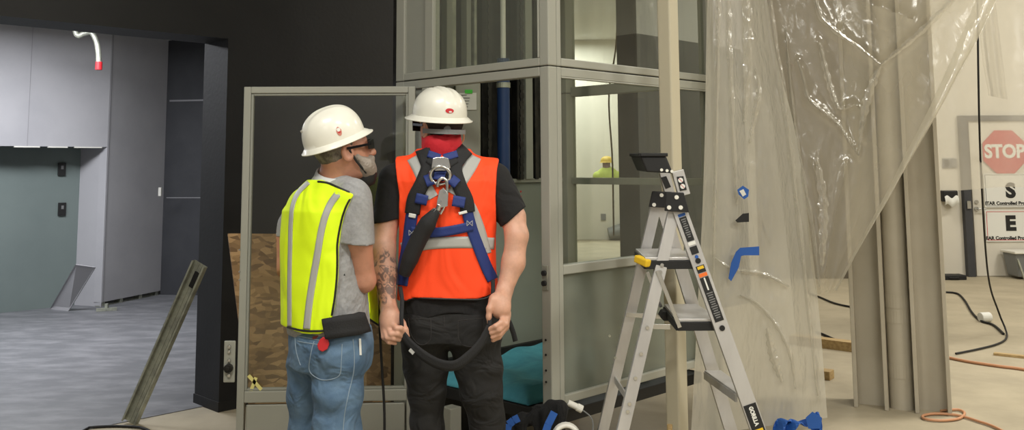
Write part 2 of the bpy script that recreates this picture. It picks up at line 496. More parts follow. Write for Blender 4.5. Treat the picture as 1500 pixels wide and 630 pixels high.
struct(dl.build('trim_4', M['drywall_edge']))
cm = MB(); q = [N + AX * 3.3 + backn * WT, N - AX * 6.5 + backn * WT, N - AX * 6.5 + backn * 8.5, N + AX * 3.3 + backn * 8.5]
cm.prism([Vector((v.x, v.y, HC)) for v in q], (0, 0, .1))
struct(cm.build('ceiling_side_room', M['ceil']))

# charcoal wall behind the lift, far white room
CW = N + AX * 4.30
cw = MB(); slab(cw, CW, AX, 1.95, .25, 0, 2.78, backn)
struct(cw.build('wall_rear', M['dark_grey']), 'charcoal wall behind the lift')
cw = MB(); slab(cw, CW, AX, 1.95, .25, 2.78, 4.5, backn); slab(cw, N + AX * 3.33, AX, .97, .25, 3.9, 4.5, backn)
struct(cw.build('wall_rear_upper', M['drywall']), 'light grey wall above the charcoal wall')
CE = CW + AX * 1.95
fr = MB()
fr.box((1.0, 22.0, 2.25), 8, .15, 4.5)
fr.box((3.5, 17.5, 2.25), .15, 9, 4.5)
fr.box((-1.6, 15.0, 2.25), .15, 14, 4.5)
struct(fr.build('wall_far_room', M['white_wall']))
hw = MB(); hw.box((1.6, 19.0, .6), 3.6, .14, 1.19)
struct(hw.build('partition', M['white_wall']), 'low white wall in the far room')
# right hand end of the hall
rw = MB()
rw.box(((CE.x + 12) / 2, 12.65, 2.25), 12 - CE.x, .3, 4.5)
rw.hexa([Vector(v) for v in ((CE.x, CE.y, 0), (CE.x + .1, CE.y, 0), (CE.x + .1, 12.5, 0), (CE.x, 12.5, 0), (CE.x, CE.y, 4.5), (CE.x + .1, CE.y, 4.5), (CE.x + .1, 12.5, 4.5), (CE.x, 12.5, 4.5))])
struct(rw.build('wall_back', M['white_wall']), 'white end wall with a door')
tw = MB(); tw.box(((CE.x + P(1330, 300, 12.4).x) / 2 + .05, 12.4, 2.25), P(1330, 300, 12.4).x - CE.x - .2, .12, 4.5)
struct(tw.build('wall_back_taupe', mat('taupe wall paint', (98, 90, 77), .8, var=(1.2, (86, 79, 67), .4, .7))), 'taupe wall section seen through the plastic sheeting')
rb = MB(); rb.box((11.5, 4, 2.25), .2, 18, 4.5)
struct(rb.build('wall_right', M['white_wall']))
fw = MB(); fw.box((2.5, -4.5, 2.25), 20, .2, 4.5); struct(fw.build('wall_front', M['drywall']))
fw = MB(); fw.box((-7.5, 0, 2.25), .2, 9, 4.5); struct(fw.build('wall_left_front', M['drywall']))
ce = MB(); ce.box((2.5, 9, 4.55), 24, 34, .1); struct(ce.build('ceiling', M['ceil']))

# door with signs on the end wall
YB = 12.5
dl_, dr_, dtop = PZ(1428, 0, YB).x, PZ(1428, 0, YB).x + .96, P(1460, 177, YB).z
fx = MB()
for x in (dl_ - .07, dr_ + .07): fx.box((x, YB - .02, dtop / 2), .1, .12, dtop)
fx.box(((dl_ + dr_) / 2, YB - .02, dtop + .035), dr_ - dl_ + .24, .12, .07)
struct(fx.build('trim_5', M['dark_grey'], bevel=.004), 'dark door frame')
door = MB().box(((dl_ + dr_) / 2, YB - .01, dtop / 2), dr_ - dl_ - .02, .06, dtop - .01).build('door_1', M['white_wall'], bevel=.003)
struct(door, 'white door carrying the stop sign')
hx = P(1431, 306, YB - .06)
h = MB(); h.disc((hx.x, YB - .04, hx.z), (0, -1, 0), .03, .02); h.tube([(hx.x, YB - .05, hx.z), (hx.x, YB - .1, hx.z), (hx.x + .1, YB - .1, hx.z)], .01)
lk = P(1431, 296, YB - .06); h.disc((lk.x, YB - .04, lk.z), (0, -1, 0), .025, .02)
h.build('door_handle', M['chrome'], door, smooth=True)
hg = MB(); hp = P(1419, 300, YB - .09); hg.box((hp.x, YB - .095, hp.z), .05, .02, .1); hg.build('strike_plate', M['chrome'], door)

YS = YB - .055
sc_ = P(1471, 222.5, YS); R8 = .62 / 2 / cos(pi / 8) * .93
def octa(r, y): return [Vector((sc_.x + r * cos(pi / 8 + k * pi / 4), y, sc_.z + r * sin(pi / 8 + k * pi / 4))) for k in range(8)]
ss = thing('stop_sign', (sc_.x, YS, sc_.z), 'red octagonal sign reading STOP on the white door', 'sign')
MB().prism(octa(R8, YS), (0, -.008, 0)).build('plate', M['red_p'], ss)
text_mb('STOP', .245, (sc_.x, YS - .009, sc_.z), (1, 0, 0), (0, 0, 1), .010, .003, .92).build('lettering', M['paper'], ss)
def doc_sign(px0, py0, py1, big, small, label, ybig, ysm):
    a = P(px0, py1, YS); b = P(px0, py0, YS); W_ = .62; c = Vector((a.x + W_ / 2, YS, (a.z + b.z) / 2)); H = b.z - a.z
    t = thing('door_sign', (c.x, YS, c.z - H / 2), label, 'sign', None)
    MB().box(c, W_, .006, H).build('sheet', M['paper'], t)
    o = MB(); bw = .006
    for sx in (-1, 1): o.box((c.x + sx * (W_ / 2 - .02), YS - .004, c.z), bw, .003, H - .04)
    for sz in (-1, 1): o.box((c.x, YS - .004, c.z + sz * (H / 2 - .02)), W_ - .04, .003, bw)
    o.build('border', M['red_p'] if big == 'E' else M['ink_g'], t)
    xb = P(1480, ybig, YS)
    text_mb(big, .26, (xb.x, YS - .005, xb.z), (1, 0, 0), (0, 0, 1), .014, .002, 1.05).build('letter', M['ink'], t)
    xs = P(1450, ysm, YS)
    tm = text_mb(small, .062, (xs.x + .27, YS - .005, xs.z), (1, 0, 0), (0, 0, 1), .0025, .002)
    tm.build('lettering', M['ink'], t)
doc_sign(1443, 254, 304, 'S', 'ITAR Controlled Products', 'white sign with a large S on the door, right under the stop sign', 280, 298)
doc_sign(1445, 308, 354, 'E', 'EAR Controlled Products', 'white sign with a large E, lowest of the signs on the door', 328, 349)
sw = thing('light_switch', P(1391, 239, YB), 'light switch plate on the white wall left of the door', 'light switch')
c = P(1391, 239, YB - .01); MB().box(c, .19, .02, .13).build('plate', M['grey_p'], sw, bevel=.004)
for k in (-1, 1): MB().box((c.x + k * .045, c.y - .014, c.z), .06, .02, .09).build('rocker', M['ink'] if k < 0 else M['ink_g'], sw)
dp = thing('towel_dispenser', P(1390, 302, YB), 'black paper towel dispenser on the white wall left of the door', 'dispenser')
c = P(1390, 287, YB - .06); MB().box(c, .2, .12, .15).build('body', M['black'], dp, bevel=.02)
MB().grid(lambda u, v: (c.x - .09 + .18 * u, c.y - .07 - .02 * sin(v * 3), c.z - .01 - .11 * v + .02 * sin(u * 9)), 10, 6).build('paper', M['paper'], dp, solid=.004)

# ================================================================ steel columns on the right
p1, p2, p3, p4 = [G(*v) for v in ((1254, 597), (1299, 602), (1344, 606), (1392, 610))]
cdir = (p4 - p1).normalized(); cn = Vector((-cdir.y, cdir.x, 0))
M['column'] = mat('column primer', (176, 168, 150), .6, bump=(25, .06), var=(2.5, (166, 157, 138), .4, .7))
for a, b, lab in ((p1, p2, 'beige steel column, left one of the pair flanking the round pipe'), (p3, p4, 'beige steel column, right one of the pair flanking the round pipe')):
    t = thing('steel_column', ((a.x + b.x) / 2, (a.y + b.y) / 2, 0), lab, 'column')
    L = (b - a).length; c = a + cdir * L / 2 + cn * .11
    for q in (a, b):
        s = MB(); s.beam(q + cn * .11, q + cn * .11 + UP * 4.5, .024, .22, cdir); s.build('flange', M['column'], t, bevel=.003)
    s = MB(); s.beam(c, c + UP * 4.5, L, .02, cdir); s.build('web', M['column'], t)
t = thing('round_pipe', ((p2.x + p3.x) / 2, (p2.y + p3.y) / 2, 0), 'beige round pipe between the two steel columns', 'pipe')
c = (p2 + p3) / 2 + cn * .12
pr = (p3 - p2).length * .44
MB().tube([c, c + UP * 4.5], pr, 28).build('pipe_body', M['column'], t, smooth=True)
for yy in (542, 462, 440):
    z = P(1322, yy, c.y).z
    MB().tube([c + UP * (z - .04), c + UP * (z + .04)], pr * 1.03, 28).build('collar', M['column'], t, smooth=False)

# cream post standing in front of the lift
pc = Vector((PZ(995, 0, 4.35).x, 4.35, 0)); 
t = MB(); t.beam(pc, pc + UP * 4.5, .074, .074, AX); t = t.build('steel_post', M['post'], bevel=.008)
tag(t, 'cream square steel post in front of the glass lift, behind the stepladder', 'post')

# ================================================================ glass lift
C0 = Vector((PZ(805, 1.5, 4.13).x, 4.13, 0))
LD, RD = -BX, AX                                   # left face runs away to the left, right face away to the right
LN, RN = AX, -BX                                   # inward normals
lift = thing('glass_lift', C0, 'beige framed glass platform lift with its door swung open', 'lift')
def fbox(mb, o, d, n, s0, s1, z0, z1, th, off=0.0):
    return slab(mb, o + d * s0 + n * off, d, s1 - s0, th, z0, z1, n)
def member(name, o, d, n, s0, s1, z0, z1, th=.05, off=0, m='beige', bev=.004):
    return fbox(MB(), o, d, n, s0, s1, z0, z1, th, off).build(name, M[m], lift, bevel=bev)
LL, RL = 1.115, 1.36
Lc, Rc = C0 + LD * LL, C0 + RD * RL
Bc = C0 + LD * LL + RD * RL
ZJ = 1.950                                         # joint between the stacked frames
for z0, z1 in ((.0, ZJ - .002), (ZJ + .002, 3.4)):
    p = MB(); fbox(p, C0, LD, LN, 0, .056, z0, z1, .056); p.build('post', M['beige'], lift, bevel=.005)
    fbox(p := MB(), Lc, -LD, LN, 0, .07, z0, z1, .05).build('post', M['beige'], lift, bevel=.005)
    fbox(p := MB(), Rc, -RD, RN, 0, .07, z0, z1, .06).build('post', M['beige'], lift, bevel=.005)
    fbox(p := MB(), Bc, -LD, -LN, 0, .09, z0, z1, .09).build('post', M['beige_d'], lift, bevel=.005)
    member('stile', C0, RD, RN, .0565, .085, z0, z1, .045)
# left face, upper frame
member('rail', C0, LD, LN, .057, LL - .07, ZJ + .003, ZJ + .040)
member('rail', C0, LD, LN, .057, LL - .07, ZJ - .045, ZJ - .003)
member('stile', C0, LD, LN, .81, .874, ZJ + .04, 3.4)
member('panel', C0, LD, LN, .874, LL - .07, ZJ + .04, 3.4, .02, .015, 'beige_d', 0)
member('glass_pane', C0, LD, LN, .056, .81, ZJ + .04, 3.4, .008, .02, 'glass_haze', 0)
member('bead', C0, LD, LN, .057, .067, ZJ + .04, 3.4, .03, -.004)
# left face, lower frame (doorway)
member('stile', C0, LD, LN, .84, .895, 0, ZJ - .045)
member('panel', C0, LD, LN, .895, LL - .07, 0, ZJ - .045, .02, .015, 'beige_d', 0)
# right face
member('rail', C0, RD, RN, .085, RL - .07, ZJ + .003, ZJ + .040)
member('rail', C0, RD, RN, .085, RL - .07, ZJ - .045, ZJ - .003)
member('rail', C0, RD, RN, .085, RL - .07, 1.014, 1.056)
member('rail', C0, RD, RN, .085, RL - .07, .455, .492)
member('rail', C0, RD, RN, .085, RL - .07, 0, .09)
member('glass_pane', C0, RD, RN, .085, RL - .07, ZJ + .04, 3.4, .008, .02, 'glass', 0)
member('glass_pane', C0, RD, RN, .085, RL - .07, 1.056, ZJ - .045, .008, .02, 'glass', 0)
member('glass_pane', C0, RD, RN, .085, RL - .07, .492, 1.014, .008, .02, 'glass_milk', 0)
member('bead', C0, RD, RN, .085, RL - .07, ZJ - .053, ZJ - .045, .02, -.002)
# rear right face: clear panes over a rail, rear left face: solid panel and the mast
for z0, z1 in ((1.385, 1.425), (1.93, 1.99), (.42, .46)):
    member('rail', Rc, LD, -RD, .07, LL - .09, z0, z1, .05, 0, 'beige_d')
member('stile', Rc, LD, -RD, .0, .07, 0, 3.4, .05, 0, 'beige_d')
member('glass_pane', Rc, LD, -RD, .07, LL - .09, .46, 1.385, .006, .02, 'glass', 0)
member('glass_pane', Rc, LD, -RD, .07, LL - .09, 1.425, 1.93, .006, .02, 'glass', 0)
member('glass_pane', Rc, LD, -RD, .07, LL - .09, 1.99, 3.4, .006, .02, 'glass', 0)
member('rear_panel', Lc, RD, -LD, .05, RL - .09, .40, 1.40, .04, 0, 'car', .003)
member('rail', Lc, RD, -LD, .05, RL - .09, 1.40, 1.425, .06, 0, 'beige_d')
member('mast_back', Lc, RD, LD, .02, RL - .02, 0, 3.4, .03, .02, 'black_metal', 0)
def mast(px, Y, w, dp, z0, z1, name, m, bev=.003):
    p = PZ(px, z0, Y); s = MB(); s.beam(p, Vector((p.x, p.y, z1)), w, dp, AX)
    return s.build(name, M[m], lift, bevel=bev)
def on_back(px, d=.03):      # depth of the rear left face along this column of the picture, pulled d into the lift
    for Y in np.arange(4.6, 6.2, .005):
        p = PZ(px, 1.7, Y)
        if (Vector((p.x, p.y, 0)) - (Lc + LD * d * -1)).dot(LD) > 0: return Y
    return 5.5
for px, w, m in ((655, .05, 'beige_d'), (661, .03, 'steel'), (683, .035, 'beige_d'), (693, .02, 'steel'), (707, .05, 'black_metal'), (758, .045, 'black_metal'), (772, .06, 'beige_d'), (783, .03, 'black_metal')):
    mast(px, on_back(px, .05), w, .05, 1.42, 3.4, 'guide_rail', m)
for px in (717, 764):        # roller chains, link by link in one strand
    Y = on_back(px, .11); s = MB(); z = 1.42; k = 0
    while z < 2.6:
        p = PZ(px, z, Y); s.obox(p + UP * .014, AX * (.011 if k % 2 else .016), BX * .006, UP * .016); z += .024; k += 1
    s.build('chain', M['black_metal'], lift, bevel=.003)
Yc = on_back(738, .12)
p = PZ(738, 1.42, Yc); MB().tube([p, Vector((p.x, p.y, 2.12))], .037, 20).build('hydraulic_cylinder', M['blue_cyl'], lift, smooth=True)
z = P(738, 125, Yc).z; MB().tube([Vector((p.x, p.y, z - .015)), Vector((p.x, p.y, z + .015))], .041, 20).build('clamp_ring', M['steel'], lift)
MB().tube([Vector((p.x, p.y, 2.12)), Vector((p.x, p.y, 2.55))], .016, 14).build('piston_rod', M['white_p'], lift, smooth=True)
MB().box((p.x, p.y, 2.56), .12, .05, .09).build('junction_box', M['white_p'], lift, bevel=.01)
# control box with its label and sticker
bx0, bx1 = P(667, 225, 5.05), P(703, 120, 5.05)
cb = MB().box(((bx0.x + bx1.x) / 2, 5.1, (bx0.z + bx1.z) / 2 - .05), bx1.x - bx0.x, .1, bx1.z - bx0.z + .1).build('control_box', M['beige'], lift, bevel=.006)
lb0, lb1 = P(673, 161, 5.045), P(698, 136, 5.045)
MB().box(((lb0.x + lb1.x) / 2, 5.046, (lb0.z + lb1.z) / 2), lb1.x - lb0.x, .004, lb1.z - lb0.z).build('label', M['paper'], cb)
s = MB()
for k in range(5): s.box((lb0.x + .025 + .01 * (k % 2), 5.042, lb1.z - .012 - .016 * k), .03 + .014 * (k % 3), .003, .003)
s.build('print', M['ink_g'], cb)
g0, g1 = P(681, 137, 5.043), P(692, 131.5, 5.043)
MB().box(((g0.x + g1.x) / 2, 5.041, (g0.z + g1.z) / 2), g1.x - g0.x, .004, g1.z - g0.z).build('sticker', M['green_l'], cb)
# platform deck
pl = MB(); o = C0 + LD * .1 + RD * .1
pl.prism([v + UP * .345 for v in (C0 + LD * .07 + RD * .09, C0 + RD * (RL - .1) + LD * .07, C0 + RD * (RL - .1) + LD * (LL - .1), C0 + LD * (LL - .1) + RD * .09)], (0, 0, .055))
pl.build('platform_deck', M['black'], lift, bevel=.004)
pe = MB(); fbox(pe, Lc, RD, -LD, .06, RL - .1, .40, .47, .03, .045); pe.build('deck_edge', M['black'], lift)
s = MB(); q = PZ(661, 0, 4.62); s.box((q.x, 4.62, .17), .07, .07, .34, pi / 4); s.build('deck_leg', M['beige'], lift, bevel=.004)
s = MB(); fbox(s, Lc, RD, -LD, .05, RL - .09, 0, .3, .03, .05); s.build('pit_panel', M['black'], lift)
# latch plate and holes on the corner post
lp = P(797, 408, 4.12); la = C0 + LD * .03 - LN * .003
b = MB(); b.obox((la.x, la.y, lp.z), LD * .016, LN * .003, UP * .054); lpt = b.build('latch_plate', M['steel'], lift, bevel=.002)
b = MB()
for dz in (-.024, .02): b.disc((la.x, la.y, lp.z + dz), -LN, .012, .015, 12)
b.build('latch_bolt', M['black'], lpt)
b = MB()
for yy in (500, 522, 545, 562):
    zz = P(797, yy, 4.12).z; MB().disc((la.x, la.y, zz), -LN, .005, .003, 10).build('bolt_hole', M['black'], lift)
# keypad plate on the panel by the worker's shoulder
kp = P(761, 287, 4.4); Yk = on_back(761, .0) - .05; kp = P(761, 288, Yk)
b = MB(); b.obox(kp, AX * .03, LD * .006, UP * .055); kpl = b.build('key_plate', M['steel'], lift, bevel=.002)
b = MB()
for k in (-1, 0, 1): b.disc(kp + UP * .03 * k - LD * .006, -LD, .006, .006, 10)
b.build('key_button', M['red_p'], kpl)

# the open door leaf
YH, YL = 4.73, 4.70
dtop_l, dtop_r = P(354, 127.5, YL).z, P(607, 126, YH).z
ztop = (dtop_l + dtop_r) / 2
xl, xr = PZ(351, 1.0, YL).x, PZ(607, 1.0, YH).x
leaf = Vector((xr - xl, YH - YL, 0)); LW = leaf.length; ld = leaf.normalized(); lnrm = Vector((-ld.y, ld.x, 0)); lo_ = Vector((xl, YL, 0))
zg = P(480, 573, 4.7).z; zk = P(480, 590, 4.7).z
fm = MB()
def lbox(mb, s0, s1, z0, z1, th=.045, off=0): return slab(mb, lo_ + ld * s0 + lnrm * off, ld, s1 - s0, th, z0, z1, lnrm)
lbox(fm, 0, .036, .06, ztop); lbox(fm, LW - .036, LW, .06, ztop)
lbox(fm, .036, LW - .036, ztop - .034, ztop); lbox(fm, .036, LW - .036, zk, zg); lbox(fm, .036, LW - .036, .06, .1)
dleaf = fm.build('door', M['beige'], lift, bevel=.004)
bd = MB()
lbox(bd, .036, .048, zg, ztop - .034, .03, .008); lbox(bd, LW - .048, LW - .036, zg, ztop - .034, .03, .008)
lbox(bd, .048, LW - .048, ztop - .046, ztop - .034, .03, .008); lbox(bd, .048, LW - .048, zg, zg + .012, .03, .008)
bd.build('glazing_bead', M['beige_d'], dleaf, bevel=.003)
lbox(MB(), .04, LW - .04, zg, ztop - .036, .008, .02).build('glass_pane', M['glass_door'], dleaf)
lbox(MB(), .045, LW - .045, .1, zk - .01, .02, .008).build('kick_panel', M['beige'], dleaf, bevel=.006)
hp0, hp1 = P(329, 560, YL - .01), P(344, 499, YL - .01)
b = MB(); b.box(((hp0.x + hp1.x) / 2, YL - .012, (hp0.z + hp1.z) / 2), hp1.x - hp0.x + .01, .012, hp1.z - hp0.z); b.build('lock_plate', M['beige'], dleaf, bevel=.004)
for yy, r in ((508, .009), (515, .008), (528, .008), (550, .009)):
    q = P(336, yy, YL - .02); MB().disc(q, (0, -1, 0), r, .01, 14).build('bolt', M['chrome'], dleaf, bevel=.002)
q = P(335.5, 539, YL - .02); b = MB(); b.disc(q, (0, -1, 0), .022, .02, 20); b.disc(q + Vector((0, -.02, 0)), (0, -1, 0), .011, .006, 16)
b.build('lock_knob', M['black_metal'], dleaf, bevel=.003)
for yy in (366, 398, 410):
    q = P(351, yy, YL); MB().disc(q, (0, -1, 0), .005, .004, 10).build('screw', M['chrome'], dleaf)
# tape cross on the glass
tx = thing('tape_cross', P(372, 575, YL), 'cream masking tape cross on the lower corner of the door glass', 'tape')
gy = .012
for a, b_ in (((364, 550), (383, 571)), ((375, 553), (367, 574))):
    A_, B_ = P(*a, YL + gy), P(*b_, YL + gy); MB().beam(A_, B_, .017, .002, (B_ - A_).cross(Vector((0, 1, 0)))).build('tape_strip', M['cream_tape'], tx)

# OSB board leaning behind the open door
q = [P(334, 342, 5.2), P(412, 343, 5.22), P(566, 344, 5.5)]
tl = P(334, 342, 5.15); tr = P(575, 344, 5.55); bl = G(369, 662) ; bl = P(371, 640, 4.88); br = P(600, 640, 5.28)
nb = (tr - tl).cross(bl - tl).normalized(); nb = nb if nb.y > 0 else -nb
ob = MB().prism([bl, br, tr, tl], nb * .018).build('plywood_board', M['osb'])
tag(ob, 'oriented strand board leaning on the black wall behind the glass door', 'board')

# moving blanket on the deck
def bl_f(u, v):
    p = C0 + LD * (.24 + u * .74) + RD * (.10 + v * .98)
    z = .445 + .014 * sin(v * 7 + u * 3) + .010 * sin(u * 13 + 2 * v) + .008 * sin(v * 23 - u * 7) + .02 * v
    e = min(u, v, 1 - u, 1 - v); z = .404 + (z - .404) * min(1, e / .06)
    return (p.x, p.y, z)
bk = MB().grid(bl_f, 50, 60).build('moving_blanket', M['teal'], smooth=True, solid=.006)
tag(bk, 'teal quilted blanket spread over the lift deck', 'blanket')
# ================================================================ stepladder (side on to the camera)
YN, YF = 3.74, 4.14
lad = thing('stepladder', P(1000, 760, 3.95), 'open aluminium stepladder with black top tray, in front of the cream post', 'ladder')
lad.location.z = 0
def flat(px, py, Y): return P(px, py, Y)
def rail(p0, p1, Y0, Y1, w, th=.028, name='side_rail', to_floor=True):
    a = P(*p0, Y0); b = P(*p1, Y1)
    if to_floor:
        k = (a.z - .03) / (a.z - b.z); b = a + (b - a) * k
    mb = MB(); d = (b - a).normalized(); sd = d.cross(Vector((0, 1, 0))).normalized()
    # U channel: web outward plus two lips
    mb.beam(a, b, w, .004, sd)
    for s in (-1, 1):
        mb.beam(a + sd * s * (w / 2 - .002) + Vector((0, th / 2, 0)), b + sd * s * (w / 2 - .002) + Vector((0, th / 2, 0)), .004, th, sd)
    o = mb.build(name, M['alu'], lad, bevel=.0015)
    ft = MB(); ft.beam(b + Vector((0, th / 2, 0)) + d * -.03, b + Vector((0, th / 2, 0)) + d * .03, w + .012, th + .014, sd)
    ft.build('foot', M['black'], lad, bevel=.005)
    return a, b, d, sd
R2 = rail((993, 300), (1111, 630), YN, YN - .05, .058)                    # step side, near
R1 = rail((968, 295), (1071, 630), YF, YF + .08, .055)                    # step side, far
L2 = rail((990, 300), (913, 630), YN + .01, YN - .04, .046, name='rear_leg')
L1 = rail((963, 295), (884, 630), YF, YF + .07, .046, name='rear_leg')
def rail_x(r, z):
    a, b = r[0], r[1]; t = (z - a.z) / (b.z - a.z); return a + (b - a) * t
# upper channels carrying the tray
for (t0, b0, Y, w) in (((992, 250), (1002, 286), YN - .004, .048), ((972, 250), (981, 284), YF - .004, .044)):
    a, b = P(*t0, Y), P(*b0, Y); MB().beam(a, b, w, .03, (1, 0, 0)).build('upper_channel', M['alu'], lad, bevel=.002)
# black hinge plates with white rivets
for pts, Y, riv in ((((975, 281), (1001, 282), (1009, 311), (973, 309)), YN - .012, ((991, 289), (980, 304), (997, 304))),
                    (((955, 280), (984, 281), (985, 305), (950, 303)), YF - .012, ((969, 286), (958, 300)))):
    hp_ = MB().prism([P(*q, Y) for q in pts], (0, -.012, 0)).build('hinge_plate', M['black'], lad, bevel=.003)
    for q in riv: MB().disc(P(*q, Y - .012), (0, -1, 0), .0085, .004, 14).build('rivet', M['white_p'], hp_)
# tray
tr_ = MB()
n_ = [P(947, 252, YN - .03), P(986, 254, YN - .03), P(976, 229, YN - .03), P(938, 229, YN - .03)]
f_ = [P(933, 250, YF + .03), P(968, 252, YF + .03), P(962, 230, YF + .03), P(924, 229, YF + .03)]
tr_.hexa([n_[0], n_[1], f_[1], f_[0], n_[3], n_[2], f_[2], f_[3]])
tray = tr_.build('tray', M['black'], lad, bevel=.006)
tl_ = MB(); 
for (a, b) in ((n_[3], f_[3]), (n_[2], f_[2]), (n_[3], n_[2]), (f_[3], f_[2])): tl_.beam(a + UP * .006, b + UP * .006, .014, .014, (0, 0, 1))
tl_.build('tray_rim', M['black'], tray, bevel=.003)
b = MB()
for q in ((969, 249), (977, 250), (984, 251)): MB().disc(P(*q, YN - .032), (0, -1, 0), .006, .004, 12).build('rivet', M['white_p'], tray)
# deep steps between the near and the far rail
def step(zt, xn0, xf0, h=.034, nm='step', nose=0):
    a, b = rail_x(R2, zt), rail_x(R1, zt)
    q = [Vector((xn0, YN + .0, zt)), Vector((a.x + .012, YN + .0, zt)), Vector((b.x + .012, YF - .005, zt)), Vector((xf0, YF - .005, zt))]
    mb = MB().prism([v - UP * .012 for v in q], UP * .012)
    o = mb.build(nm, M['alu'], lad, bevel=.002)
    e = MB()
    for i, j_ in ((0, 1), (3, 0), (3, 2)):
        u, v = q[i] - UP * (.012 + h / 2), q[j_] - UP * (.012 + h / 2)
        e.beam(u, v, .012, h, (v - u).cross(UP))
    e.build('step_skirt', M['black'], o, bevel=.002)
    return q
z1_, z2_ = P(975, 377, YN).z, P(1020, 467, YN).z
s1 = step(z1_, P(945, 377, YN).x, P(931, 368, YF).x)
s2 = step(z2_, P(992, 467, YN).x, P(973, 459, YF).x)
lt = MB(); c_ = s1[0]
lt.beam(s1[0] + Vector((.012, -.012, -.024)), s1[3] * .0 + s1[0] + Vector((-.028, .05, -.008)), .03, .03, UP)
lt.build('step_latch', M['yellow'], lad, bevel=.006)
def plain_step(zt):
    a, b = rail_x(R2, zt), rail_x(R1, zt)
    mb = MB().prism([Vector((a.x - .028, YN, zt - .012)), Vector((a.x + .028, YN, zt - .012)), Vector((b.x + .028, YF, zt - .012)), Vector((b.x - .045, YF, zt - .012))], UP * .012)
    o = mb.build('step', M['alu'], lad, bevel=.002)
    MB().prism([Vector((a.x - .03, YN + .002, zt - .012)), Vector((a.x + .03, YN + .002, zt - .012)), Vector((a.x + .04, YN + .002, zt - .055))], (0, .035, 0)).build('step_bracket', M['black'], o)
    e = MB(); u, v = Vector((a.x - .028, YN, zt - .022)), Vector((b.x - .045, YF, zt - .022)); e.beam(u, v, .008, .03, (1, 0, 0)); e.build('step_skirt', M['alu'], o)
plain_step(P(1080, 562, YN + .15).z)
plain_step(P(1080, 562, YN + .15).z - .29)
# spreader linkage
def bar(p0, p1, Y, w=.016, th=.004, m='chrome'):
    a, b = P(*p0, Y), P(*p1, Y); MB().beam(a, b, w, th, (b - a).cross(Vector((0, 1, 0)))).build('spreader_bar', M[m], lad, bevel=.001)
bar((963, 396), (996, 480), YN - .012); bar((948, 398), (968, 450), YF - .02)
bar((917, 461), (972, 464), YF - .02, .02); bar((943, 478), (982, 479), YN + .02, .02)
bk_ = P(974, 462, YF - .1); MB().tube([bk_ + Vector((0, -.03, 0)), bk_ + Vector((0, .05, 0))], .022, 6).build('spreader_knob', M['black'], lad, bevel=.003)
MB().beam(rail_x(L1, P(891, 561, YF).z), rail_x(L2, P(910, 586, YN).z), .006, .03, (1, 0, 0)).build('rear_brace', M['alu'], lad)
for zy in ((893, 492), (901, 524)):
    MB().disc(P(*zy, YF - .004), (0, -1, 0), .006, .003, 10).build('rivet', M['steel'], lad)
for zy in ((941, 480), (935, 518), (926, 553), (915, 590), (958, 389), (957, 399), (914, 601)):
    q = P(*zy, YN - .02); q = rail_x(L2, q.z) + Vector((0, -.003, 0)); MB().disc(q, (0, -1, 0), .0075, .004, 12).build('rivet', M['chrome'], lad)
# stickers on the near step rail
def decal(r, t0, t1, w, m, name, off=0.0, lift_=.0035):
    a, b, d_, sd = r; L = (b - a).length
    p, q = a + (b - a) * t0 + sd * off, a + (b - a) * t1 + sd * off
    o = Vector((0, -lift_, 0)); return MB().beam(p + o, q + o, w, .001, sd).build(name, M[m], lad), p, q
aR, bR, dR, sR = R2
def tof(py): # parameter along the near rail at picture row py
    zz = P(1050, py, YN - .02).z; return (zz - aR.z) / (bR.z - aR.z)
decal(R2, tof(313), tof(317), .03, 'tape', 'sticker')
dk, p_, q_ = decal(R2, tof(318), tof(353), .03, 'ink', 'sticker')
for k in range(9):
    pp = p_ + (q_ - p_) * (.1 + .09 * k) + Vector((0, -.0045, 0)); MB().beam(pp - dR * .002, pp + dR * .002, .02 - .004 * (k % 3), .0006, sR).build('print', M['ink_g'], dk)
decal(R2, tof(354), tof(359), .03, 'paper', 'sticker'); decal(R2, tof(361), tof(372), .03, 'ink', 'sticker')
for yy, m_, r_ in ((376, 'tape', .007), (382, 'black', .011)):
    q = aR + (bR - aR) * tof(yy) + Vector((0, -.004, 0)); MB().disc(q, (0, -1, 0), r_, .002, 14).build('sticker' if m_ == 'tape' else 'rail_hole', M[m_], lad)
decal(R2, tof(389), tof(399), .034, 'ink', 'sticker'); decal(R2, tof(390), tof(394), .026, 'yellow', 'sticker', 0, .0045); decal(R2, tof(400), tof(405), .034, 'orange', 'sticker')
dk, p_, q_ = decal(R2, tof(406), tof(470), .036, 'ink', 'sticker')
pp = p_ + (q_ - p_) * .18 + Vector((0, -.0045, 0)); MB().beam(pp - dR * .03, pp + dR * .02, .006, .0006, sR).build('print', M['paper'], dk)
for k in range(12):
    pp = p_ + (q_ - p_) * (.36 + .05 * k) + Vector((0, -.0045, 0)); MB().beam(pp - dR * .002, pp + dR * .002, .026 - .004 * (k % 3), .0006, sR).build('print', M['ink_g'], dk)
q = aR + (bR - aR) * tof(480) + Vector((0, -.004, 0)); MB().disc(q, (0, -1, 0), .011, .002, 14).build('rail_hole', M['black'], lad)
dk, p_, q_ = decal(R2, tof(590), tof(634), .05, 'ink', 'name_sticker')
tx_ = (p_ + q_) / 2 - dR * .014 + Vector((0, -.0048, 0))
text_mb('GORILLA', .022, tx_, dR, Vector((-dR.z, 0, dR.x)) if -dR.z > 0 else Vector((dR.z, 0, -dR.x)), .0012, .0006, .82).build('lettering', M['paper'], dk)
pp = q_ - dR * .016 + Vector((0, -.0045, 0)); MB().beam(pp - dR * .008, pp + dR * .008, .036, .0006, sR).build('print', M['yellow'], dk)
